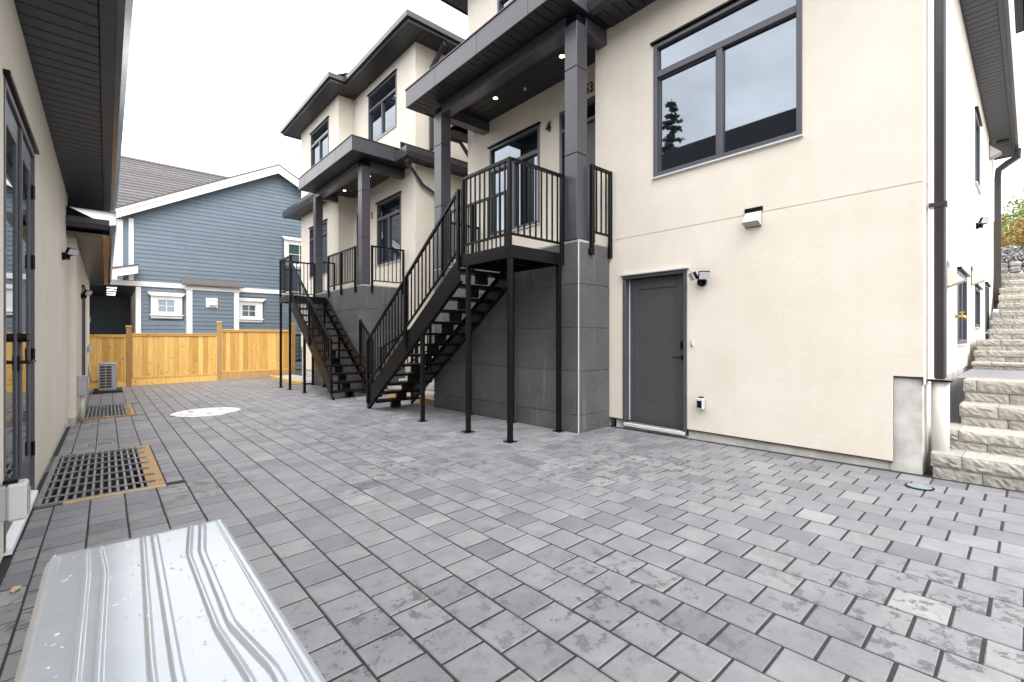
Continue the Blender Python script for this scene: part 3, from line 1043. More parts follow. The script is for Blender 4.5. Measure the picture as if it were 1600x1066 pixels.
# ------------------------------------------------------------------ metal staircases
def staircase(sg, label):
    def Y(s): return YC + sg * s
    XO, XI = 3.75, 4.70
    sF, sL, sE = 0.95, 3.98, 5.06
    zf = zg(3.8, Y(sF)); ZL = 2.46
    T = Thing('staircase', (XO, Y(sF), zf), label, 'staircase', 'black steel staircases up to the porches')
    slope = (ZL - .30) / (sL - .93)
    def zt(s): return ZL - slope * (sL - s)
    dep = .36
    # stringers: channel web and flanges
    for X0, X1, fl in ((XO, XO + .012, 1), (XI - .012, XI, -1)):
        def zlow(s): return max(zt(s) - dep, zg(4.2, Y(s)))
        sg0 = sL - (ZL - dep - zf) / slope
        m = MB()
        m.prism([(Y(sL), ZL), (Y(sL), ZL - dep), (Y(sg0), zf), (Y(.90), zf), (Y(.90), zt(.90))], 0, X0, X1)
        t = T.part('stringer', m, 'black_metal')
        w0, w1 = (X0, X0 + .055) if fl > 0 else (X1 - .055, X1)
        m = MB()
        m.prism([(Y(sL), ZL + .002), (Y(sL), ZL - .010), (Y(.90), zt(.90) - .010), (Y(.90), zt(.90) + .002)], 0, w0, w1)
        m.prism([(Y(sL), ZL - dep + .010), (Y(sL), ZL - dep - .002), (Y(sg0), zf - .002), (Y(sg0), zf + .010)], 0, w0, w1)
        T.part('flange', m, 'black_metal', t)
    n = 14
    rise = (ZL - zf) / n
    run = (sL - 1.02) / (n - 1)
    cx = (XO + XI) / 2
    for i in range(1, n):
        z = zf + i * rise
        s0 = 1.0 + (i - 1) * run
        m = MB(); m.cbox(XO + .013, XI - .013, Y(s0), Y(s0 + .265), z - .042, z, .004)
        T.part('tread', m, 'black_metal')
        m = MB(); m.box(cx - .095, cx + .095, Y(s0 + .09), Y(s0 + .17), z - rise, z - .043)
        T.part('riser_block', m, 'black_metal')
    # landing: deck plate and channel frame
    m = MB(); m.box(XO + .012, XI - .012, Y(sL + .012), Y(sE - .012), ZL - .03, ZL - .012)
    T.part('landing_plate', m, 'black_metal')
    lf = MB()
    lf.box(XO, XO + .012, Y(sL), Y(sE), ZL - .16, ZL); lf.box(XI - .012, XI, Y(sL), Y(sE), ZL - .16, ZL)
    lf.box(XO + .012, XI - .012, Y(sE - .012), Y(sE), ZL - .16, ZL); lf.box(XO + .012, XI - .012, Y(sL), Y(sL + .012), ZL - .16, ZL - .03)
    lf.box(XO + .012, XI - .012, Y(sL + .5), Y(sL + .55), ZL - .12, ZL - .031)
    fr = T.part('landing_frame', lf, 'black_metal')
    for (x, s) in ((XO + .05, sE - .03), (XO + .05, sL + .06), (XI - .05, sE - .03), (XI - .05, sL + .06)):
        m = MB()
        m.disc((x, Y(s) - .0), .010, ZL - .09, ZL - .07, 8)
        for dz in (.05, .11):
            m.tube([(XO - .008, Y(s), ZL - dz), (XO + .002, Y(s), ZL - dz)], .009, 6)
        T.part('bolt', m, 'steel', fr)
    # legs
    for (x, s, top) in ((XO + .03, sE - .035, ZL - .16), (XO + .03, 4.14, ZL - .16), (XI - .03, sE - .035, ZL - .16), (XI - .03, 4.05, ZL - .16),
                        (XO + .03, 2.91, zt(2.91) - dep + .02), (XI - .03, 2.95, zt(2.95) - dep + .02)):
        gz = zg(x, Y(s)); w = .029
        m = MB(); m.cbox(x - w, x + w, Y(s) - w, Y(s) + w, gz + .011, top, .004)
        l = T.part('leg', m, 'black_metal')
        m = MB(); m.box(x - .065, x + .065, Y(s) - .065, Y(s) + .065, gz + .001, gz + .010)
        T.part('base_plate', m, 'black_metal', l)
    m = MB(); m.box(cx - .03, cx + .03, Y(1.09), Y(1.15), zf + .001, zf + rise - .045)
    T.part('leg', m, 'black_metal')
    # railings
    def zr(t): s = .93 + (sL - .93) * t; return zt(s) + .93
    def zbm(t): s = .93 + (sL - .93) * t; return zt(s) + .10
    railing(T, ((XO - .012, Y(.93)), (XO - .012, Y(sL))), zr, zbm, [(0.008, zt(.93) - .25), (.49, zt(.93 + .49 * 3.05) - .25), (.992, ZL - .2)], pitch=.112)
    railing(T, ((XO + .02, Y(sL + .02)), (XO + .02, Y(sE - .02))), lambda t: 3.53, lambda t: 2.60, [(.03, ZL - .1), (.985, ZL - .1)], pitch=.105)
    railing(T, ((XO + .05, Y(sE - .02)), (4.73, Y(sE - .02))), lambda t: 3.53, lambda t: 2.60, [(.985, ZL - .15)], pitch=.105)
    # short inner rail where the flight stands clear of the podium
    def zr2(t): s = .93 + .72 * t; return zt(s) + .93
    def zb2(t): s = .93 + .72 * t; return zt(s) + .12
    railing(T, ((XI - .006, Y(.93)), (XI - .006, Y(1.65))), zr2, zb2, [(.01, zt(.93) - .2), (.985, zt(1.65) - .2)], pitch=.112)
    return T

staircase(-1, 'near black steel staircase whose underside and open treads face us')
staircase(1, 'far black steel staircase climbing away towards the cedar fence')

# ------------------------------------------------------------------ buildings on the left
def left_house():
    XA = -0.47; y0, y1 = -5.0, 10.40
    T = Thing('coach_house', (XA, 4.0, -0.1), 'low cream stucco building at the left edge with glazed double doors and deep black eave', 'building', 'low buildings on the left')
    pl = ('X', XA, 1)
    dr = (4.16, 5.74, -0.02, 2.90)
    m = MB()
    wall(m, pl, y0, y1, -0.03, 3.60, [dr], .12)
    wall(m, ('Y', y1, 1), -8, XA, -0.35, 3.60)
    wall(m, ('Y', y0, -1), -8, XA, -0.35, 3.60)
    T.part('wall', m, 'stucco')
    m = MB()
    m.box(XA - .3, XA - .012, y0 + .01, y1 - .012, -0.5, -0.032)
    T.part('footing', m, 'concrete')
    # doors
    m = MB()
    a, b, z0, z1 = dr
    wbox(m, pl, a, a + .05, z0, z1 - .05, -.12, .006, .004); wbox(m, pl, b - .05, b, z0, z1 - .05, -.12, .006, .004)
    wbox(m, pl, a, b, z1 - .048, z1, -.12, .008, .004)
    fr = T.part('double_door', m, 'window_frame', label='glazed double doors with dark frames and lever handles')
    m = MB(); wbox(m, pl, a - .03, b + .03, z1 + .004, z1 + .035, -.03, .032, .004)
    T.part('head_flashing', m, 'black_metal', fr)
    m = MB(); m.prism([(XA - .10, z0 + .03), (XA + .03, z0 + .004), (XA + .03, z0 - .03), (XA - .10, z0 - .03)], 1, a + .05, b - .05)
    T.part('sill', m, 'white_paint', fr)
    mid = (a + b) / 2
    st = .105
    for l0, l1, hy in ((a + .055, mid - .004, mid - .055), (mid + .004, b - .055, mid + .06)):
        lf = MB()
        q0, q1, d0, d1 = z0 + .05, z1 - .055, -.06, -.012
        wbox(lf, pl, l0, l0 + st, q0, q1, d0, d1, .004); wbox(lf, pl, l1 - st, l1, q0, q1, d0, d1, .004)
        wbox(lf, pl, l0 + st, l1 - st, q0, q0 + .27, d0, d1, .004); wbox(lf, pl, l0 + st, l1 - st, q1 - .14, q1, d0, d1, .004)
        T.part('door_leaf', lf, 'window_frame', fr)
        m = MB(); wbox(m, pl, l0 + st, l1 - st, q0 + .27, q1 - .14, -.026, -.019)
        T.part('pane', m, 'glass', fr)
        m = MB()
        for (u0, u1, w0, w1) in ((l0 + st, l0 + st + .022, q0 + .27, q1 - .14), (l1 - st - .022, l1 - st, q0 + .27, q1 - .14),
                                 (l0 + st + .022, l1 - st - .022, q0 + .27, q0 + .292), (l0 + st + .022, l1 - st - .022, q1 - .162, q1 - .14)):
            wbox(m, pl, u0, u1, w0, w1, -.0185, -.0125)
        T.part('bead', m, 'window_frame', fr)
        m = MB()
        dirn = -1 if hy < mid else 1
        wbox(m, pl, hy - .03, hy + .03, 1.06, 1.17, d1, d1 + .012, .004)
        m.tube([P3(pl, hy, 1.12, d1), P3(pl, hy, 1.12, d1 + .06), P3(pl, hy + dirn * .12, 1.12, d1 + .065)], .011, 8)
        T.part('handle', m, 'black_metal', fr)
        m = MB(); m.tube([P3(pl, hy, 1.30, d1), P3(pl, hy, 1.30, d1 + .05)], .032, 14)
        T.part('deadbolt', m, 'black_metal', fr)
    m = MB(); wbox(m, pl, mid - .03, mid + .03, z0 + .05, z1 - .06, -.0115, .004, .003)
    T.part('astragal', m, 'window_frame', fr)
    for z in (.35, 1.15, 1.95, 2.55):
        m = MB(); m.tube([P3(pl, b - .052, z - .06, 0), P3(pl, b - .052, z + .06, 0)], .012, 8)
        T.part('hinge', m, 'black_metal', fr)
    # eave
    xs = -0.035
    e1 = 11.05
    sk = MB(); sk.prism([(0.02, 3.80), (-8.0, 9.75), (-8.0, 3.62), (0.02, 3.62)], 1, y0 - .3, e1)
    rf = T.part('roof', sk, 'roof_dark')
    soffit_boards(T, 'soffit_board', XA + .003, xs - .004, y0 - .2, e1 - .08, 3.585, 'X', 0.152, 'soffit_grey', rf)
    m = MB(); m.box(xs, .055, y0 - .3, e1 - .02, 3.572, 3.80)
    T.part('fascia', m, 'soffit_grey', rf)
    m = MB(); m.prism([(.058, 3.60), (.10, 3.605), (.145, 3.70), (.155, 3.83), (.058, 3.80)], 1, y0 - .3, e1)
    T.part('gutter', m, 'gutter_metal', rf)
    m = MB(); m.box(-8, xs, e1 - .075, e1 - .02, 3.57, 3.62)
    T.part('fascia', m, 'fascia_bronze', rf)
    # second, lower building behind
    XB = -0.375; y0, y1 = 10.44, 18.7
    T2 = Thing('coach_house', (XB, 12.0, -0.2), 'second low cream building behind the first with a lower eave beside the fence', 'building', 'low buildings on the left')
    pl = ('X', XB, 1)
    dw = (12.9, 14.7, -0.05, 2.35)
    m = MB()
    wall(m, pl, y0, y1, -0.02, 3.0, [dw], .10)
    wall(m, ('Y', y0, -1), -7, XB, -0.02, 3.0)
    wall(m, ('Y', y1, 1), -7, XB, -0.02, 3.0)
    T2.part('wall', m, 'stucco')
    m = MB(); m.box(XB - .4, XB - .012, y0 + .012, y1 - .01, -0.6, -0.022)
    T2.part('footing', m, 'concrete')
    window(T2, pl, dw[0], dw[1], dw[2], dw[3], None, (dw[0] + dw[1]) / 2)
    m = MB(); m.prism([(.06, 3.12), (-4.5, 5.3), (-7.0, 5.3), (-7.0, 2.98), (.06, 2.98)], 1, 10.0, 18.9)
    rf = T2.part('roof', m, 'roof_dark')
    m = MB(); m.box(XB + .003, -.045, 10.1, 18.85, 2.935, 2.955)
    T2.part('soffit', m, 'fascia_bronze', rf)
    m = MB(); m.box(-.042, .04, 10.02, 18.88, 2.92, 3.10)
    T2.part('fascia', m, 'cedar_dark', rf)
    m = MB(); m.prism([(.043, 2.95), (.08, 2.955), (.12, 3.04), (.125, 3.14), (.043, 3.12)], 1, 9.9, 18.9)
    T2.part('gutter', m, 'gutter_metal', rf)
    m = MB(); m.prism([(9.99, 3.04), (9.92, 3.05), (9.89, 3.12), (9.885, 3.20), (9.99, 3.18)], 0, -6.9, .04)
    T2.part('gutter', m, 'gutter_metal', rf)
    m = MB(); m.box(-6.9, -.045, 10.0, 10.09, 2.925, 3.03)
    T2.part('fascia', m, 'fascia_bronze', rf)
left_house()

# ------------------------------------------------------------------ small wall fittings
def flood(pl, a, z, label, grp='twin-head flood lights'):
    T = Thing('flood_light', P3(pl, a, z, 0), label, 'wall light', grp)
    m = MB(); m.tube([P3(pl, a, z, 0.001), P3(pl, a, z, .035)], .055, 16)
    T.part('mount', m, 'black_metal')
    m = MB(); m.tube([P3(pl, a, z - .01, .036), P3(pl, a, z - .02, .085)], .03, 10)
    T.part('motion_sensor', m, 'black_metal')
    for sgn in (-1, 1):
        m = MB(); m.tube([P3(pl, a, z + .01, .036), P3(pl, a + sgn * .035, z + .05, .07)], .012, 8)
        arm = T.part('arm', m, 'black_metal')
        c = Vector(P3(pl, a + sgn * .065, z + .07, .10))
        n = Vector(P3(pl, a + sgn * .065 + sgn * .05, z + .03, .16)) - c; n.normalize()
        up = Vector((0, 0, 1)); sd = n.cross(up).normalized(); up = sd.cross(n).normalized()
        def bx(w, h, d0, d1):
            q = []
            for dd in (d0, d1):
                for (i, j) in ((-1, -1), (1, -1), (1, 1), (-1, 1)):
                    q.append(tuple(c + sd * w * i + up * h * j + n * dd))
            return MB().add(q, [(0, 1, 2, 3), (4, 5, 6, 7), (0, 1, 5, 4), (1, 2, 6, 5), (2, 3, 7, 6), (3, 0, 4, 7)])
        hd = T.part('lamp_head', bx(.062, .045, -.02, .018), 'black_metal')
        T.part('lamp_lens', bx(.058, .041, .0185, .030), 'lens_grey', hd)
    return T
pA = ('X', -0.47, 1); pB = ('X', -0.375, 1); pM = ('X', 5.45, -1); pS = ('Y', 0.64, -1)
flood(pM, 2.66, 1.98, 'twin flood light beside the grey ground-level door')
flood(pA, 9.10, 2.46, 'twin flood light near the far corner of the front left building')
flood(pB, 12.45, 2.13, 'small twin flood light on the lower left building above the tall window')
flood(pS, 11.2, 3.22, 'twin flood light high on the side wall above the stone steps')

def hood(pl, a, z, label, s=1.0):
    T = Thing('vent_hood', P3(pl, a, z, 0), label, 'vent', 'exhaust vent hoods')
    w, h = .085 * s, .11 * s
    m = MB(); wbox(m, pl, a - w - .01, a + w + .01, z + h * .55, z + h, .001, .012); wbox(m, pl, a - w, a + w, z - h, z + h * .5, .001, .008)
    T.part('flange', m, 'black_metal')
    m = MB()
    q = [P3(pl, a - w, z + h * .55, .010), P3(pl, a + w, z + h * .55, .010), P3(pl, a + w, z - h * .55, .115 * s), P3(pl, a - w, z - h * .55, .115 * s),
         P3(pl, a - w, z - h, .010), P3(pl, a + w, z - h, .010), P3(pl, a + w, z - h * .62, .112 * s), P3(pl, a - w, z - h * .62, .112 * s)]
    m.add(q, [(0, 1, 2, 3), (0, 3, 7, 4), (1, 2, 6, 5), (2, 3, 7, 6)])
    T.part('cover', m, 'white_plastic')
    m = MB(); m.quad(*[P3(pl, aa, zz, dd) for aa, zz, dd in ((a - w * .94, z - h * .95, .014), (a + w * .94, z - h * .95, .014), (a + w * .94, z - h * .64, .105 * s), (a - w * .94, z - h * .64, .105 * s))])
    T.part('flap', m, 'grey_box')
hood(pM, 2.07, 2.65, 'white vent hood on the joint line of the big cream wall')
hood(pS, 7.16, 2.02, 'white vent hood just behind the corner downpipe', 1.3)
hood(pS, 10.30, 2.28, 'white vent hood between the windows above the stone steps', 1.3)
hood(pS, 14.9, 5.50, 'white vent hood under the far end of the side eave', 1.6)

def outlet(pl, a, z, label, s=1.0, clear=True):
    T = Thing('outlet_box', P3(pl, a, z, 0), label, 'outlet', 'weatherproof outlet boxes')
    m = MB(); wbox(m, pl, a - .04 * s, a + .04 * s, z - .065 * s, z + .065 * s, .001, .03 * s, .006)
    T.part('body', m, 'grey_box')
    m = MB(); wbox(m, pl, a - .045 * s, a + .045 * s, z - .07 * s, z + .07 * s, .031 * s, .085 * s, .012)
    c = T.part('cover', m, 'lens_grey')
    m = MB(); wbox(m, pl, a - .028 * s, a + .028 * s, z - .045 * s, z + .04 * s, .0855 * s, .089 * s, .002)
    T.part('cover_panel', m, 'black_metal' if s < 1.2 else 'grey_box', c)
    m = MB(); wbox(m, pl, a - .03 * s, a + .03 * s, z + .071 * s, z + .085 * s, .02 * s, .06 * s, .003)
    T.part('hinge', m, 'black_metal')
outlet(pM, 2.66, 0.50, 'grey outlet box low on the wall right of the grey door')
outlet(pA, 3.90, 0.36, 'large grey outlet box beside the glazed doors at the left edge', 1.5)
outlet(pB, 16.2, 1.0, 'grey outlet box on the lower left building near the heat pump', 1.2)
T = Thing('door_bell', (5.45, 2.79, 1.24), 'tiny white door bell between grey door and plain wall', 'door bell')
m = MB(); wbox(m, pM, 2.775, 2.805, 1.19, 1.28, .001, .02, .005); T.part('plate', m, 'white_plastic')
m = MB(); wbox(m, pM, 2.782, 2.798, 1.195, 1.212, .0202, .026, .003); T.part('button', m, 'black_metal')

T = Thing('disconnect_box', (-0.375, 10.95, .47), 'grey electrical box on a white conduit at the lower left building', 'electrical box')
m = MB(); wbox(m, pB, 10.83, 11.05, .30, .64, .001, .13, .008); T.part('box', m, 'grey_box')
m = MB(); wbox(m, pB, 10.84, 11.04, .31, .63, .1305, .142, .006); T.part('cover', m, 'grey_box')
m = MB(); m.tube([(-.31, 10.92, .298), (-.31, 10.92, -.13)], .035, 10); T.part('conduit', m, 'white_plastic', smooth=True)

T = Thing('hose_tap', (8.0, .64, 1.57), 'brass hose tap sticking out of the side wall by the downpipe', 'tap')
m = MB(); m.tube([(8.0, .638, 1.57), (8.0, .565, 1.57), (8.0, .545, 1.55), (8.0, .545, 1.52)], [.014, .015, .016, .013], 10); T.part('spout', m, 'brass', smooth=True)
m = MB(); m.tube([(8.0, .58, 1.58), (8.0, .58, 1.615)], .006, 8); m.disc((8.0, .58), .025, 1.615, 1.625, 10); T.part('wheel_handle', m, 'brass')
m = MB(); m.tube([(8.0, .638, 1.57), (8.0, .633, 1.57)], .03, 12); T.part('wall_plate', m, 'steel')

T = Thing('drain_pipe', (5.65, .55, .1), 'short white plastic drain pipe under the corner downpipe', 'pipe')
m = MB(); m.tube([(5.65, .55, .05), (5.65, .55, .905)], .062, 20); T.part('pipe', m, 'white_plastic', smooth=True)
m = MB(); m.box(5.57, 5.73, .47, .63, .907, .922); T.part('cap_plate', m, 'black_metal')

# ------------------------------------------------------------------ heat pumps
LID_LINES = [  # centre line of each pressed rib, across (m) against along (m) measured from the far edge
    ([(-0.083, 0), (-0.088, .55), (-.088, 1)], .010), ([(-.037, 0), (-.032, .19), (-.034, .55), (-.034, 1)], .012), ([(-.015, 0), (-.003, .20), (-.010, .58), (-.01, 1)], .012),
    ([(.070, 0), (.052, .62), (.05, 1)], .010), ([(.092, 0), (.080, .65), (.08, 1)], .014),
    ([(.172, 0), (.143, .22), (.143, .58), (.158, .75), (.16, 1)], .010), ([(.198, 0), (.168, .22), (.164, .58), (.19, .75), (.19, 1)], .014),
    ([(.226, 0), (.222, 1)], .010)]
def heat_pump(org, x0, x1, y0, y1, zb, zt, label, detailed):
    T = Thing('heat_pump', org, label, 'heat pump', 'outdoor heat pump units')
    m = MB(); m.cbox(x0 + .008, x1 - .008, y0 + .008, y1 - .008, zb, zt - .04, .012)
    body = T.part('body', m, 'ac_paint')
    # lid: pressed sheet with ribs
    m = MB()
    if detailed:
        NX, NY = 240, 60
        def h(x, y):
            a = y1 - y
            z = 0.0
            for line, w in LID_LINES:
                for (p, q) in zip(line[:-1], line[1:]):
                    if q[1] >= a >= p[1]:
                        c = p[0] + (q[0] - p[0]) * (a - p[1]) / (q[1] - p[1])
                        d = abs(x - c)
                        if d < w * .5: z = max(z, .0040 * min(1, (w * .5 - d) / .0025))
                        break
            e = min(x - x0, x1 - x, y1 - y, y - y0)
            fade = min(1, max(0, (e - .022) / .02))
            rim = -.022 * (1 - min(1, e / .016)) ** 2
            return zt + z * fade + rim
        vs = []; fs = []
        for j in range(NY + 1):
            for i in range(NX + 1):
                x = x0 + (x1 - x0) * i / NX; y = y0 + (y1 - y0) * j / NY
                cut = .035                                  # clipped corners
                for cx, sx in ((x0, 1), (x1, -1)):
                    for cy, sy in ((y0, 1), (y1, -1)):
                        dx, dy = (x - cx) * sx, (y - cy) * sy
                        if dx + dy < cut:
                            k = (cut - dx - dy) / 2; x += sx * k; y += sy * k
                vs.append((x, y, h(x, y)))
        for j in range(NY):
            for i in range(NX):
                a = j * (NX + 1) + i
                fs.append((a, a + 1, a + NX + 2, a + NX + 1))
        m.add(vs, fs)
        T.part('lid', m, 'lid_paint', smooth=True)
        dm = MB(); dr = random.Random(5)
        for _ in range(90):
            dx, dy = dr.uniform(x0 + .03, x1 - .03), dr.uniform(y0 + .05, y1 - .04)
            if dr.random() < .6: dx = dr.choice((-.06, .035, .045, .12, .205)) + dr.gauss(0, .008)
            ra, an = dr.uniform(.0012, .0030), dr.uniform(0, 3.14); el = dr.uniform(1.0, 3.2)
            zz_ = h(dx, dy)
            ring = []
            for k in range(8):
                u_, w_ = ra * el * math.cos(k * .7854), ra * math.sin(k * .7854)
                ring.append((dx + u_ * math.cos(an) - w_ * math.sin(an), dy + u_ * math.sin(an) + w_ * math.cos(an)))
            vs_ = [(a_, b_, zz_ + .0001) for a_, b_ in ring] + [(dx + (a_ - dx) * .6, dy + (b_ - dy) * .6, zz_ + ra * .6) for a_, b_ in ring]
            dm.add(vs_, [(k, (k + 1) % 8, 8 + (k + 1) % 8, 8 + k) for k in range(8)] + [tuple(range(8, 16))])
        o = T.part('water_drops', dm, 'drop', smooth=True); o['kind'] = 'stuff'
        m = MB(); m.cbox(x0 + .002, x1 - .002, y0 + .002, y1 - .002, zt - .06, zt - .026, .02)
        T.part('lid_skirt', m, 'lid_paint')
    else:
        m.cbox(x0, x1, y0, y1, zt - .035, zt, .012)
        T.part('lid', m, 'lid_paint')
    # coil guard on the narrow end that faces the camera, and on the long side
    gw = x1 - x0
    m = MB(); m.box(x0 + .03, x1 - .10, y0 + .001, y0 + .007, zb + .06, zt - .07)
    T.part('coil', m, 'ac_dark')
    for k in range(9):
        z = zb + .06 + (zt - zb - .13) * k / 8
        m = MB(); m.box(x0 + .03, x1 - .10, y0 - .006, y0, z - .008, z + .008)
        T.part('guard_bar', m, 'ac_paint')
    for k in range(3):
        x = x0 + .03 + (gw - .13) * k / 2
        m = MB(); m.box(x - .007, x + .007, y0 - .007, y0 - .0062 + .006, zb + .05, zt - .06)
        T.part('guard_bar', m, 'ac_paint')
    # fan guard on the courtyard side
    yc, zc, rr = (y0 + y1) / 2 - .1, (zb + zt) / 2 - .02, .27
    m = MB()
    m.prism([(yc + rr * math.cos(2 * math.pi * k / 28), zc + rr * math.sin(2 * math.pi * k / 28)) for k in range(28)], 0, x1 - .0075, x1 - .003)
    fan = T.part('fan_opening', m, 'ac_dark')
    for q in (.06, .12, .18, .24, .28):
        m = MB(); m.tube([(x1 + .004, yc + q * math.cos(2 * math.pi * k / 28), zc + q * math.sin(2 * math.pi * k / 28)) for k in range(29)], .004, 5, cap=False)
        T.part('guard_ring', m, 'ac_paint', fan)
    # feet / pad
    px0, px1, py0, py1 = x0 - .10, x1 + .13, y0 - .09, y1 + .09
    gz = zg((x0 + x1) / 2, (y0 + y1) / 2)
    if detailed:
        m = MB()
        for yy in (y0 + .15, y1 - .2):
            m.cbox(x0 - .03, x1 + .03, yy, yy + .06, gz + .012, zb - .001, .005)
        T.part('foot', m, 'rubber')
    else:
        m = MB(); m.cbox(px0, px1, py0, py1, gz + .010, zb - .002, .012)
        T.part('pad', m, 'rubber')
    return T
heat_pump((.07, 1.0, 0), -.105, .250, .52, 1.505, .10, .80, 'pale grey heat pump lid with pressed ribs filling the lower left corner', True)
zz = zg(.1, 17.2)
T = heat_pump((.05, 17.3, zz), -.17, .22, 16.98, 17.80, zz + .075, zz + .83, 'grey heat pump on a black pad in front of the cedar fence', False)
m = MB(); m.tube([(-.36, 17.5, .55), (-.34, 17.5, .2), (-.28, 17.5, .02), (-.168, 17.5, .10)], .018, 8)
T.part('line_set', m, 'white_plastic', smooth=True)

# ------------------------------------------------------------------ grates, drains and covers
def grate(i, label):
    a, b, c, d = PITS[i]; fa, fb, fc, fd = FRAMES[i]
    zt = zg(0, (c + d) / 2)
    def Z(y): return zg(0, y)
    T = Thing('well_grate', (0, (c + d) / 2, zt), label, 'grate', 'steel grates over the light wells')
    def bar(x0, x1, y0, y1, dz0, dz1):
        m = MB(); v = []
        for dz in (dz0, dz1):
            for (x, y) in ((x0, y0), (x1, y0), (x1, y1), (x0, y1)):
                v.append((x, y, Z(y) + dz))
        return m.add(v, [(3, 2, 1, 0), (4, 5, 6, 7), (0, 1, 5, 4), (1, 2, 6, 5), (2, 3, 7, 6), (3, 0, 4, 7)])
    for (x0, x1, y0, y1) in ((fa + .03, a + .03, c - .02, d + .02), (a + .031, b, c - .02, c + .012), (a + .031, b, d - .012, d + .02)):
        T.part('edge_angle', bar(x0, x1, y0, y1, -.045, .012), 'steel')
    n = 12
    for k in range(n):
        x = a + .06 + (b - a - .09) * k / (n - 1)
        T.part('bearing_bar', bar(x - .0095, x + .0095, c + .013, d - .013, -.035, .014), 'steel')
    for k in range(7):
        y = c + .17 + (d - c - .34) * k / 6
        T.part('cross_rod', bar(a + .035, fb - .065 + rnd.uniform(-.02, .02), y - .008, y + .008, .0145, .027), 'steel')
    # timber frame
    T.part('timber', bar(b + .005, fb - .004, fc + .06, fd - .005, -.04, .010), 'timber_edge')
    T.part('timber', bar(fa + .20 if i == 0 else fa + .03, fb - .004, fc + .003, fc + .055, -.04, .008 if i == 0 else .03), 'timber_edge')
grate(0, 'near steel light-well grate with an orange timber edge by the glazed doors')
grate(1, 'far steel light-well grate with a timber edge below the electrical box')

def drain(cx, cy, label):
    z = zg(cx, cy)
    T = Thing('slot_drain', (cx, cy, z), label, 'drain', 'small slotted drains')
    m = MB(); m.box(cx - .13, cx + .13, cy - .075, cy + .075, z + .0005, z + .004)
    T.part('plate', m, 'grey_box')
    for k in range(10):
        x = cx - .11 + .22 * k / 9
        m = MB(); m.box(x - .008, x + .008, cy - .062, cy + .062, z + .0042, z + .006)
        T.part('slot', m, 'rubber')
drain(-.06, 8.18, 'small slotted drain nearest the near light-well grate')
drain(-.08, 10.27, 'small slotted drain just in front of the far light-well grate')

cx, cy = 1.44, 10.42; z = zg(cx, cy)
T = Thing('manhole_cover', (cx, cy, z), 'round white painted manhole cover out in the middle of the paving', 'manhole cover')
m = MB(); m.disc((cx, cy), .56, z + .001, z + .010, 40, .05); T.part('collar', m, 'manhole_paint')
m = MB(); m.disc((cx, cy), .42, z + .0105, z + .018, 36); T.part('lid', m, 'manhole_paint')
for k in range(3):
    an = .5 + k * 2.1
    m = MB(); m.disc((cx + .28 * math.cos(an), cy + .28 * math.sin(an)), .045, z + .0182, z + .020, 10); T.part('lift_hole', m, 'soil')
cx, cy = 5.02, .615; z = zg(cx, cy)
T = Thing('cleanout_cover', (cx, cy, z), 'small round pale blue cover with dark rim near the stone steps', 'cover')
m = MB(); m.disc((cx, cy), .095, z + .001, z + .006, 24); T.part('rim', m, 'black_metal')
m = MB(); m.disc((cx, cy), .078, z + .0062, z + .010, 24); T.part('lid', m, 'blue_lid')
z = zg(-.36, 3.6)
T = Thing('fallen_leaf', (-.36, 3.6, z), 'single dry tan leaf on the dark paving by the left wall', 'leaf')
m = MB(); m.add([(-.37, 3.57, z + .006), (-.34, 3.60, z + .014), (-.345, 3.64, z + .008), (-.375, 3.635, z + .016), (-.385, 3.60, z + .009)], [(0, 1, 2), (0, 2, 3), (0, 3, 4)])
T.part('blade', m, 'dry_leaf')

# ------------------------------------------------------------------ fence
YF = 19.25
T = Thing('cedar_fence', (2.5, YF, -.25), 'new cedar board fence with capped posts closing the end of the courtyard', 'fence')
posts = [(-.72, 1.68), (.545, 1.69), (3.03, 1.88), (5.52, 1.85)]
for (x, zt) in posts:
    m = MB(); m.cbox(x - .065, x + .065, YF - .06, YF + .06, -.35, zt - .04, .006)
    p = T.part('post', m, 'cedar_dark')
    m = MB(); m.cbox(x - .08, x + .08, YF - .08, YF + .08, zt - .038, zt, .008)
    T.part('post_cap', m, 'cedar', p)
for k, (ztop, zbot) in enumerate(((1.40, -.10), (1.45, -.05), (1.60, .03))):
    xa, xb = posts[k][0] + .068, posts[k + 1][0] - .068
    L = xb - xa; n = int(round(L / .138)); w = L / n
    bm = {}
    for j in range(n):
        m = MB(); m.cbox(0, w - .003, 0, .018, zbot + .03, ztop - .06, .003)
        key = (k,)
        if key not in bm: bm[key] = mesh_of(m, 'board', 'cedar')
        T.piece('board', bm[key], (xa + j * w, YF - .008 + rnd.uniform(-.002, .002), 0))
    zb0 = zg((xa + xb) / 2, YF) - .06
    for (z0, z1, d0, d1, nm) in ((ztop - .085, ztop - .035, .012, .045, 'rail'), (zbot + .012, zbot + .075, .012, .045, 'rail')):
        m = MB(); m.cbox(xa, xb, YF - d1, YF - d0, z0, z1, .004); T.part(nm, m, 'cedar')
    for xs in (xa, xb - .035):
        m = MB(); m.cbox(xs, xs + .035, YF - .045, YF - .012, zbot + .078, ztop - .088, .004); T.part('side_trim', m, 'cedar')
    m = MB(); m.cbox(xa, xb, YF - .06, YF + .04, ztop - .033, ztop, .005); T.part('top_cap', m, 'cedar')
    m = MB(); m.cbox(xa, xb, YF - .04, YF + .03, zb0, zbot + .008, .004); T.part('kickboard', m, 'cedar_dark' if k == 2 else 'cedar')

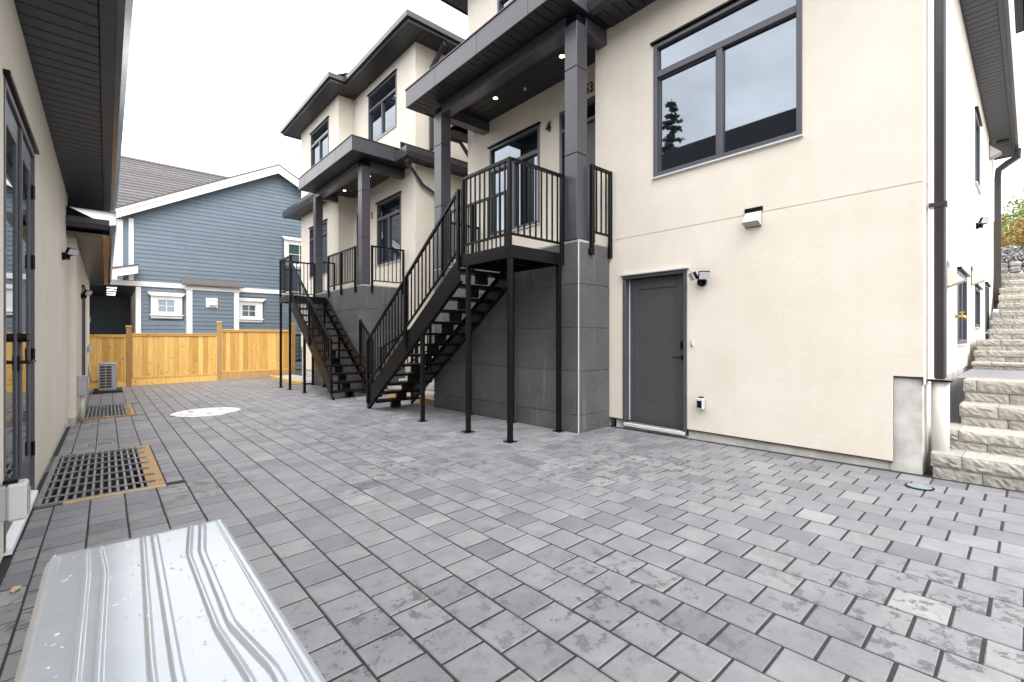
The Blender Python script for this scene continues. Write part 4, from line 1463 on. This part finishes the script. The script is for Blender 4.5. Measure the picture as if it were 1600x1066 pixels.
m = MB()
T = Thing('timber_kerb', (4.6, 17, -.2), 'low timber kerb running from the fence towards the far staircase', 'kerb')
v = []
for (x, y) in ((4.60, 19.15), (4.72, 19.15), (4.56, 14.72), (4.44, 14.72)):
    v.append((x, y))
m.add([(x, y, zg(x, y) - .05) for x, y in v] + [(x, y, zg(x, y) + .075) for x, y in v], [(0, 1, 2, 3), (4, 5, 6, 7), (0, 1, 5, 4), (1, 2, 6, 5), (2, 3, 7, 6), (3, 0, 4, 7)])
T.part('timber', m, 'cedar')
m = MB(); m.quad((4.72, 19.1, zg(4.7, 19) + .045), (5.44, 19.1, zg(5.4, 19) + .045), (5.44, 14.72, zg(5.4, 14.7) + .045), (4.58, 14.72, zg(4.6, 14.7) + .045))
structure(m.build('concrete_strip', 'slab'))

# ------------------------------------------------------------------ blue house behind the fence
def blue_house():
    YB = 22.0
    T = Thing('blue_house', (4.0, YB, -.8), 'blue lap-sided house with white trim and gable behind the fence', 'house')
    pl = ('Y', YB, -1)
    xl, xr = .40, 10.9
    xp, zp = 5.61, 8.55
    sl = .537
    def zroof(x): return zp - sl * abs(x - xp)
    m = MB()
    m.prism([(xl, -.8), (xr, -.8), (xr, zroof(xr)), (xp, zp), (xl, zroof(xl))], 1, YB + .03, YB + 8)
    # the carport recess cuts the lower left corner away, so the body starts right of it
    m = MB()
    m.add([(.85, YB + .03, -.8), (xr, YB + .03, -.8), (xr, YB + .03, zroof(xr)), (xp, YB + .03, zp), (xl, YB + .03, zroof(xl)), (xl, YB + .03, 3.3), (.85, YB + .03, 3.3)], [(0, 1, 2, 3, 4, 5, 6)])
    m.quad((xl, YB + .03, 3.3), (xl, YB + 8, 3.3), (xl, YB + 8, 6.0), (xl, YB + .03, zroof(xl)))
    m.quad((xr, YB + .03, -.8), (xr, YB + 8, -.8), (xr, YB + 8, 6.0), (xr, YB + .03, zroof(xr)))
    T.part('wall', m, 'siding')
    # lap siding course by course
    ex = .157
    openings = [(1.20, 2.28, 2.03, 3.0), (4.05, 5.10, 1.95, 2.95), (2.34, 4.10, -.8, 3.4), (5.85, 7.3, 4.35, 5.8), (6.35, 7.1, .25, 1.45)]
    z = -.1
    while z < 8.45:
        segs = []
        lo = .97 if z < 3.22 else .75
        hi = xr
        if z + ex > zroof(.75):
            d = (zp - (z + ex * .6)) / sl
            lo, hi = max(lo, xp - d), min(hi, xp + d)
        if hi - lo > .1 and not (3.20 <= z + ex / 2 <= 3.40):
            segs = [(lo, hi)]
            for (a, b, c, d) in openings:
                if z + ex > c and z < d:
                    ns = []
                    for (p, q) in segs:
                        if b <= p or a >= q: ns.append((p, q)); continue
                        if a > p: ns.append((p, a))
                        if b < q: ns.append((b, q))
                    segs = ns
        for (p, q) in segs:
            # butt joints here and there
            cuts = [p]
            x = p + rnd.uniform(1.2, 3.6)
            while x < q - .5:
                cuts.append(x); x += 3.6
            cuts.append(q)
            for u, w in zip(cuts[:-1], cuts[1:]):
                if w - u < .02: continue
                m = MB(); m.prism([(YB - .028, z), (YB - .004, z), (YB - .004, z + ex + .01), (YB - .010, z + ex + .01)], 0, u + .0015, w - .0015)
                T.part('siding_board', m, 'siding')
        z += ex
    # white trim
    def trim(a, b, c, d, e0=.002, e1=.045, name='trim', par=None):
        m = MB(); wbox(m, pl, a, b, c, d, e0, e1, .004); return T.part(name, m, 'white_paint', par)
    trim(.62, .76, 3.42, 5.70); trim(.30, .46, 3.42, 5.6); trim(.82, .97, -.8, 3.20)
    trim(-3.2, 10.9, 3.22, 3.40, .003, .06)
    m = MB(); wbox(m, pl, .46, .62, 3.42, 5.6, .0, .010); T.part('siding_board', m, 'siding')
    # barge boards and roof edge of the gable
    for sgn in (-1, 1):
        xe = xp + sgn * 5.35
        m = MB()
        m.add([(xp, YB - .34, zp - .10), (xp, YB - .34, zp + .24), (xe, YB - .34, zroof(xe) + .24), (xe, YB - .34, zroof(xe) - .10),
               (xp, YB - .30, zp - .10), (xp, YB - .30, zp + .24), (xe, YB - .30, zroof(xe) + .24), (xe, YB - .30, zroof(xe) - .10)],
              [(0, 1, 2, 3), (4, 5, 6, 7), (0, 1, 5, 4), (1, 2, 6, 5), (2, 3, 7, 6), (3, 0, 4, 7)])
        T.part('barge_board', m, 'white_paint')
        m = MB()
        m.add([(xp, YB - .365, zp + .10), (xp, YB - .365, zp + .24), (xe, YB - .365, zroof(xe) + .24), (xe, YB - .365, zroof(xe) + .10),
               (xp, YB - .342, zp + .10), (xp, YB - .342, zp + .24), (xe, YB - .342, zroof(xe) + .24), (xe, YB - .342, zroof(xe) + .10)],
              [(0, 1, 2, 3), (4, 5, 6, 7), (0, 1, 5, 4), (1, 2, 6, 5), (2, 3, 7, 6), (3, 0, 4, 7)])
        T.part('barge_board', m, 'white_paint')
        m = MB()
        m.add([(xp, YB - .39, zp + .245), (xe, YB - .39, zroof(xe) + .245), (xe, YB + 7, zroof(xe) + .245), (xp, YB + 7, zp + .245),
               (xp, YB - .39, zp + .29), (xe, YB - .39, zroof(xe) + .29), (xe, YB + 7, zroof(xe) + .29), (xp, YB + 7, zp + .29)],
              [(0, 1, 2, 3), (4, 5, 6, 7), (0, 1, 5, 4), (1, 2, 6, 5), (2, 3, 7, 6), (3, 0, 4, 7)])
        T.part('gable_roof', m, 'shingle')
        m = MB()
        m.quad((xp, YB - .30, zp + .02), (xe, YB - .30, zroof(xe) + .02), (xe, YB, zroof(xe) + .02), (xp, YB, zp + .02))
        T.part('soffit', m, 'white_paint')
    # main roof behind: courses of shingles, each a step
    e0, ridge = (22.9, 6.05), (28.0, 9.68)
    n = 20
    m = MB()
    for k in range(n):
        ya = e0[0] + (ridge[0] - e0[0]) * k / n; yb = e0[0] + (ridge[0] - e0[0]) * (k + 1) / n
        za = e0[1] + (ridge[1] - e0[1]) * k / n; zb_ = e0[1] + (ridge[1] - e0[1]) * (k + 1) / n
        m = MB(); m.prism([(ya - .03, za + .055), (ya - .03, za - .02), (yb, zb_ - .02), (yb, zb_ + .015)], 0, -6, 6.5)
        T.part('roof_course', m, 'shingle')
    m = MB(); m.prism([(27.85, 9.66), (28.15, 9.66), (28.0, 9.78)], 0, -6, 6.5); T.part('ridge_cap', m, 'shingle')
    # left part: wall above the carport, barge board of a small roof, carport
    m = MB(); m.box(-6, .30, YB + 1.0, YB + 1.1, 3.27, 6.10); T.part('side_wall', m, 'white_paint')
    m = MB()
    m.add([(-.15, YB - .75, 3.34), (.86, YB - .75, 3.62), (.86, YB - .75, 3.92), (-.15, YB - .75, 3.64),
           (-.15, YB - .70, 3.34), (.86, YB - .70, 3.62), (.86, YB - .70, 3.92), (-.15, YB - .70, 3.64)],
          [(0, 1, 2, 3), (4, 5, 6, 7), (0, 1, 5, 4), (1, 2, 6, 5), (2, 3, 7, 6), (3, 0, 4, 7)])
    T.part('barge_board', m, 'white_paint')
    m = MB()
    m.add([(-.15, YB - .80, 3.65), (.88, YB - .80, 3.935), (.88, YB, 3.935), (-.15, YB, 3.65), (-.15, YB - .80, 3.68), (.88, YB - .80, 3.965), (.88, YB, 3.965), (-.15, YB, 3.68)],
          [(0, 1, 2, 3), (4, 5, 6, 7), (0, 1, 5, 4), (1, 2, 6, 5), (2, 3, 7, 6), (3, 0, 4, 7)])
    T.part('porch_roof', m, 'shingle')
    m = MB(); m.box(-6, .95, YB + .06, YB + 6.2, 3.191, 3.26); cp = T.part('carport_ceiling', m, 'dark_door')
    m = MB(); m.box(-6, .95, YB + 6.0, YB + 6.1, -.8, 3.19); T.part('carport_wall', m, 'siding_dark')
    for k in range(14):
        m = MB(); z0 = .3 + k * .2
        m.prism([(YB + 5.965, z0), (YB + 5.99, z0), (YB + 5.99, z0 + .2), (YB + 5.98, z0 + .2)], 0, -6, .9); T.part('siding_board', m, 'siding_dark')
    m = MB(); m.box(.86, .94, YB + .1, YB + 6, -.8, 3.19); T.part('carport_wall', m, 'white_paint')
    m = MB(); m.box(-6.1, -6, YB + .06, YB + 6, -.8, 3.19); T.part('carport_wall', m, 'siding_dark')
    for k in range(4):
        m = MB(); m.box(.02, .30, YB + .9 + k * 1.25, YB + 1.05 + k * 1.25, 3.185, 3.197); T.part('recessed_light', m, 'lamp_white', cp)
    m = MB(); m.cbox(-.60, -.50, YB + 5.75, YB + 5.95, 2.0, 2.25, .02); T.part('wall_lamp', m, 'white_plastic')
    # bay with its little roof
    m = MB(); m.box(2.36, 4.09, YB - .30, YB - .03, -.8, 3.30); bay = T.part('bay', m, 'siding')
    z = -.1
    while z < 3.1:
        m = MB(); m.prism([(YB - .330, z), (YB - .302, z), (YB - .302, z + ex + .01), (YB - .312, z + ex + .01)], 0, 2.525, 3.925)
        T.part('siding_board', m, 'siding', bay); z += ex
    for (a, b) in ((2.34, 2.52), (3.93, 4.11)):
        m = MB(); m.cbox(a, b, YB - .345, YB - .01, -.8, 3.16, .004); T.part('trim', m, 'white_paint', bay)
    m = MB(); m.cbox(2.30, 4.16, YB - .36, YB - .01, 3.165, 3.33, .004); T.part('trim', m, 'white_paint', bay)
    m = MB(); m.add([(2.16, YB - .50, 3.335), (4.28, YB - .50, 3.335), (4.10, YB - .062, 3.60), (2.22, YB - .062, 3.60), (2.16, YB - .50, 3.39), (4.28, YB - .50, 3.39), (4.10, YB - .062, 3.655), (2.22, YB - .062, 3.655)],
                    [(0, 1, 2, 3), (4, 5, 6, 7), (0, 1, 5, 4), (1, 2, 6, 5), (2, 3, 7, 6), (3, 0, 4, 7)])
    T.part('bay_roof', m, 'shingle', bay)
    m = MB(); m.cbox(2.96, 3.36, YB - .36, YB - .331, 2.50, 2.88, .006); v = T.part('vent', m, 'white_paint')
    m = MB(); m.cbox(3.05, 3.30, YB - .45, YB - .361, 2.58, 2.86, .01); T.part('vent_hood', m, 'white_paint', v)
    # windows with cornices
    def win(x0, x1, z0, z1, g, name='window', grid=(2, 2)):
        f = MB()
        gx0, gx1, gz0, gz1 = g
        e0, e1 = .003, .07
        wbox(f, pl, x0, gx0, z0, z1, e0, e1, .004); wbox(f, pl, gx1, x1, z0, z1, e0, e1, .004)
        wbox(f, pl, gx0, gx1, gz1, z1, e0, e1 - .003, .004); wbox(f, pl, gx0, gx1, z0, gz0, e0, e1 - .003, .004)
        w = T.part(name, f, 'white_paint')
        m = MB()
        m.prism([(x0 - .10, z1 + .10), (x1 + .10, z1 + .10), (x1 + .10, z1 + .07), (x1 + .01, z1 - .04), (x0 - .01, z1 - .04), (x0 - .10, z1 + .07)], 1, YB - .14, YB - .072)
        T.part('cornice', m, 'white_paint', w)
        m = MB(); wbox(m, pl, x0 - .04, x1 + .04, z0 + .10, z0 + .14, .072, .12, .004); T.part('sill', m, 'white_paint', w)
        ww, hh = (gx1 - gx0) / grid[0], (gz1 - gz0) / grid[1]
        for i in range(grid[0]):
            for j in range(grid[1]):
                m = MB(); wbox(m, pl, gx0 + i * ww + .012, gx0 + (i + 1) * ww - .012, gz0 + j * hh + .012, gz0 + (j + 1) * hh - .012, .012, .022)
                T.part('pane', m, 'house_glass', w)
        m = MB()
        for i in range(grid[0] + 1):
            x = gx0 + i * ww; wbox(m, pl, x - .012, x + .012, gz0, gz1, .010, .04)
        T.part('glazing_bar', m, 'white_paint', w)
        m = MB()
        for j in range(grid[1] + 1):
            zz = gz0 + j * hh; wbox(m, pl, gx0, gx1, zz - .012, zz + .012, .009, .038)
        T.part('glazing_bar', m, 'white_paint', w)
    win(1.26, 2.22, 2.04, 2.93, (1.48, 1.99, 2.28, 2.75))
    win(4.12, 5.05, 1.96, 2.88, (4.28, 4.78, 2.20, 2.68))
    win(5.92, 7.2, 4.40, 5.70, (6.1, 7.02, 4.62, 5.48))
    m = MB(); wbox(m, pl, 6.36, 7.05, .28, 1.42, .002, .05); gwin = T.part('window', m, 'black_metal')
    for i in range(4):
        for j in range(6):
            m = MB(); wbox(m, pl, 6.40 + i * .16, 6.53 + i * .16, .32 + j * .18, .47 + j * .18, .0505, .055); T.part('pane', m, 'house_glass', gwin)
blue_house()

# ------------------------------------------------------------------ stone steps
BLK = []
def block_mesh(w, d, h, seed):
    """split-faced concrete block: rough front towards -X, flat top"""
    r = random.Random(seed); m = MB()
    nu, nv = max(5, int(w / .026)), 5
    vs = []
    for j in range(nv + 1):
        for i in range(nu + 1):
            e = (i in (0, nu)) or (j in (0, nv))
            dx = r.uniform(.000, .006) if e else r.uniform(-.011, .006)
            vs.append((dx - (.0 if e else .006), w * i / nu, h * j / nv))
    n0 = len(vs)
    fs = [(j * (nu + 1) + i, j * (nu + 1) + i + 1, (j + 1) * (nu + 1) + i + 1, (j + 1) * (nu + 1) + i) for j in range(nv) for i in range(nu)]
    vs += [(d, 0, 0), (d, w, 0), (d, w, h), (d, 0, h)]
    tl = [nv * (nu + 1) + i for i in range(nu + 1)]; bl = [i for i in range(nu + 1)]
    fs.append(tuple(tl) + (n0 + 2, n0 + 3)); fs.append(tuple(bl[::-1]) + (n0, n0 + 1))
    fs.append(tuple(j * (nu + 1) for j in range(nv + 1)) + (n0 + 3, n0)); fs.append(tuple(j * (nu + 1) + nu for j in range(nv, -1, -1)) + (n0 + 1, n0 + 2))
    fs.append((n0, n0 + 3, n0 + 2, n0 + 1))
    m.add(vs, fs)
    return m
steps = [(5.45, .29, .595), (5.80, .46, .585), (6.20, .655, .47), (6.56, .87, .47), (9.20, .955, .575), (9.60, 1.11, .575), (10.0, 1.275, .575),
         (13.55, 1.48, .60), (13.95, 1.68, .60), (14.35, 1.87, .60), (15.40, 2.09, .53), (15.75, 2.30, .53), (16.10, 2.50, .53), (16.45, 2.70, .53), (16.80, 2.90, .53)]
T = Thing('stone_steps', (5.45, 0, .08), 'flight of split-faced cream block steps rising along the side wall', 'steps')
cacheb = {}
def blk(T, x, y, z, w, d, h, k):
    key = (round(w, 2), round(d, 2), round(h, 3), k % 4)
    if key not in cacheb: cacheb[key] = mesh_of(block_mesh(w, d, h, hash(key) & 0xffff), 'stone_block', 'split_block')
    T.piece('stone_block', cacheb[key], (x, y, z))
kk = 0
for i, (x, zt, yl) in enumerate(steps):
    zprev = steps[i - 1][1] if i else zg(5.45, 0) - .06
    hh = zt - zprev
    low = zprev - (.03 if i else 0)
    hu = min(.115, hh * .55)
    nx = steps[i + 1][0] if i + 1 < len(steps) else x + 1.2
    d = min(.52, nx - x + .12)
    # upper course
    y = yl; w0 = (.20, .14, .26, .10)[i % 4]
    first = True
    while y > -1.3:
        w = w0 if first else .40
        blk(T, x, y - w + .002, zt - hu, w - .004, d, hu - .0015, kk); kk += 1; y -= w; first = False
    y = yl - .012; first = True
    while y > -1.3:
        w = .31 if first else .40
        blk(T, x + .012, y - w + .002, low, w - .004, d - .02, zt - hu - low - .003, kk); kk += 1; y -= w; first = False
m = MB()
m.quad((7.0, .57, .862), (9.25, .57, .862), (9.25, -1.4, .862), (7.0, -1.4, .862))
m.quad((10.45, .57, 1.267), (13.6, .57, 1.267), (13.6, -1.4, 1.267), (10.45, -1.4, 1.267))
m.quad((14.8, .57, 1.862), (15.45, .57, 1.862), (15.45, -1.4, 1.862), (14.8, -1.4, 1.862))
structure(m.build('landing', 'paver'))
# hillside beside and above the steps
m = MB()
xs = [5.45, 6.6, 9.2, 10.0, 13.5, 14.4, 16.8, 18.0, 24, 60]
zsl = [.1, .6, .8, 1.2, 1.3, 1.8, 2.7, 2.86, 3.2, 4.0]
rows_ = []
for x, z in zip(xs, zsl):
    rows_.append([(x, -1.36, z - .1), (x, -2.2, z + .15), (x, -6, z + .4), (x, -40, z + .6)])
vs = [p for r_ in rows_ for p in r_]
fs = [(i * 4 + j, i * 4 + j + 1, (i + 1) * 4 + j + 1, (i + 1) * 4 + j) for i in range(len(xs) - 1) for j in range(3)]
m.add(vs, fs)
m.add([(5.45, -1.36, -.9), (5.45, -40, -.9), (5.45, -40, .7), (5.45, -6, .5), (5.45, -2.2, .25), (5.45, -1.36, 0)], [(0, 1, 2, 3, 4, 5)])
m.quad((17.3, -1.36, 2.80), (17.3, .64, 2.80), (60, 30, 3.6), (60, -1.36, 3.9))
m.quad((17.3, .64, 2.80), (17.3, 30, 2.80), (60, 40, 3.6), (60, 30, 3.6))
structure(m.build('hillside', 'gravel'))

# steps and handrail in the gap between the townhouses
T = Thing('stone_steps', (5.2, 9.3, -.05), 'short flight of stone block steps in the gap between the townhouses', 'steps')
for i in range(9):
    x = 5.15 + i * .29; zt = zg(5, 9.3) + .17 * (i + 1)
    y = 10.42
    while y > 8.3:
        blk(T, x, y - .42 + .002, zt - .165, .416, .42, .163, kk); kk += 1; y -= .424
m = MB(); m.quad((7.6, 8.2, 1.42), (16.6, 8.2, 1.42), (16.6, 10.48, 1.42), (7.6, 10.48, 1.42))
structure(m.build('side_path', 'slab'))
T = Thing('hand_rail', (4.75, 9.95, -.05), 'black steel handrail beside the steps between the townhouses', 'railing')
railing(T, ((4.72, 9.93), (6.6, 9.93)), lambda t: 1.05 + 1.10 * t, lambda t: .25 + 1.10 * t, [(.01, -.06), (.5, .45), (.985, 1.0)], pitch=.115)
T = Thing('timber_kerb', (4.92, 9.3, -.05), 'low timber kerb at the foot of the steps between the townhouses', 'kerb')
m = MB(); m.cbox(4.86, 4.98, 7.74, 10.9, -.12, .07, .006); T.part('timber', m, 'cedar_dark')

# ------------------------------------------------------------------ planting
def leaf_cloud(mb, c, rad, n, size, r, flat=1.0, shell=.35):
    for _ in range(n):
        while True:
            p = Vector((r.uniform(-1, 1), r.uniform(-1, 1), r.uniform(-1, 1)))
            if p.length <= 1 and p.length > r.random() * shell: break
        q = Vector((c[0] + p.x * rad[0], c[1] + p.y * rad[1], c[2] + p.z * rad[2]))
        a = Vector((r.gauss(0, 1), r.gauss(0, 1), r.gauss(0, 1) * flat)).normalized()
        b = a.cross(Vector((r.gauss(0, 1), r.gauss(0, 1), r.gauss(0, 1)))).normalized()
        s = size * r.uniform(.6, 1.4)
        mb.add([tuple(q - a * s), tuple(q + b * s * .45), tuple(q + a * s), tuple(q - b * s * .45)], [(0, 1, 2, 3)])

def broadleaf(name, base, h, rad, n, size, mat, label, seed, cat='tree', group=None, trunk=.10, clumps=22):
    r = random.Random(seed)
    T = Thing(name, base, label, cat, group)
    x, y, z = base
    m = MB()
    m.tube([(x, y, z - .2), (x + .05, y + .03, z + h * .35), (x - .04, y + .08, z + h * .62)], [trunk, trunk * .75, trunk * .4], 8)
    for k in range(7):
        an = k * 2.4; m.tube([(x, y, z + h * (.30 + .04 * k)), (x + rad * .6 * math.cos(an), y + rad * .6 * math.sin(an), z + h * (.55 + .05 * k))], [trunk * .4, trunk * .12], 6)
    T.part('trunk', m, 'bark')
    cr = MB()
    for k in range(clumps):
        an = r.uniform(0, 6.28); q = math.sqrt(r.random()) * rad * .75; zz = z + h * r.uniform(.35, .92)
        leaf_cloud(cr, (x + q * math.cos(an), y + q * math.sin(an), zz), (rad * .36, rad * .36, h * .13), n // clumps, size, r)
    T.part('crown', cr, mat)

def conifer(base, h, rad, label, seed):
    r = random.Random(seed)
    T = Thing('conifer_tree', base, label, 'tree')
    x, y, z = base
    m = MB(); m.tube([(x, y, z - .3), (x, y, z + h * .5), (x, y, z + h)], [.24, .14, .02], 8); T.part('trunk', m, 'bark')
    br = MB(); nd_ = MB()
    t = .28
    while t < .985:
        n = 5
        R_ = rad * (1 - t) ** .75 * r.uniform(.75, 1.15) + .12
        for k in range(n):
            an = r.uniform(0, 6.28); L = R_ * r.uniform(.6, 1.1)
            e = Vector((x + L * math.cos(an), y + L * math.sin(an), z + h * t - L * .22))
            s0 = Vector((x, y, z + h * t))
            br.tube([tuple(s0), tuple(e)], [.03, .008], 5)
            for _ in range(int(26 * L) + 6):
                f = r.uniform(.22, 1.0); p = s0.lerp(e, f)
                leaf_cloud(nd_, (p.x, p.y, p.z - .03), (.16, .16, .09), 2, .13, r, .3)
        t += .022
    T.part('branches', br, 'bark'); T.part('crown', nd_, 'needle')

broadleaf('tree', (24.5, .45, 3.0), 3.4, 1.9, 4600, .07, 'leaf_green', 'pale green tree beyond the top of the stone steps', 3, trunk=.08)
broadleaf('shrub', (19.2, .30, 2.85), 1.75, 1.0, 4200, .05, 'leaf_autumn', 'orange and green shrub above the stone steps', 5, 'shrub', trunk=.04)
broadleaf('shrub', (18.3, .28, 2.85), .95, .45, 1900, .042, 'leaf_silver', 'silvery flowering shrub in front of the orange one', 6, 'shrub', trunk=.03)
broadleaf('shrub', (18.2, .82, 2.85), .7, .38, 1200, .035, 'leaf_green', 'small dark green shrub beside the far downpipe', 8, 'shrub', trunk=.02)
conifer((-14.0, 14.1, -.8), 16.2, 2.6, 'tall dark conifer behind the left building, mirrored in the big window', 11)
T = Thing('rock_wall', (17.7, 0, 2.8), 'low rough rock wall at the head of the stone steps', 'wall')
rr_ = random.Random(21)
for row in range(3):
    y = .95
    while y > -1.3:
        w = rr_.uniform(.16, .32); h = rr_.uniform(.13, .18)
        m = MB(); m.cbox(17.45 + row * .06, 17.8, y - w, y, 2.80 + row * .16, 2.80 + row * .16 + h, .045)
        m.v = [(a + rr_.uniform(-.02, .02), b + rr_.uniform(-.015, .015), c + rr_.uniform(-.015, .015)) for a, b, c in m.v]
        T.part('rock', m, 'field_rock'); y -= w + .01
T = Thing('white_house', (33, 1.5, 3.5), 'small white house far beyond the top of the stone steps', 'house')
m = MB(); m.box(33, 40, .75, 6.5, 3.4, 6.3); T.part('wall', m, 'white_paint')
m = MB(); m.prism([(.4, 6.3), (6.8, 6.3), (3.6, 7.7)], 0, 32.7, 40.3); T.part('roof', m, 'shingle')
m = MB(); m.box(32.96, 32.998, 1.3, 2.2, 4.7, 5.7); T.part('window', m, 'glass')
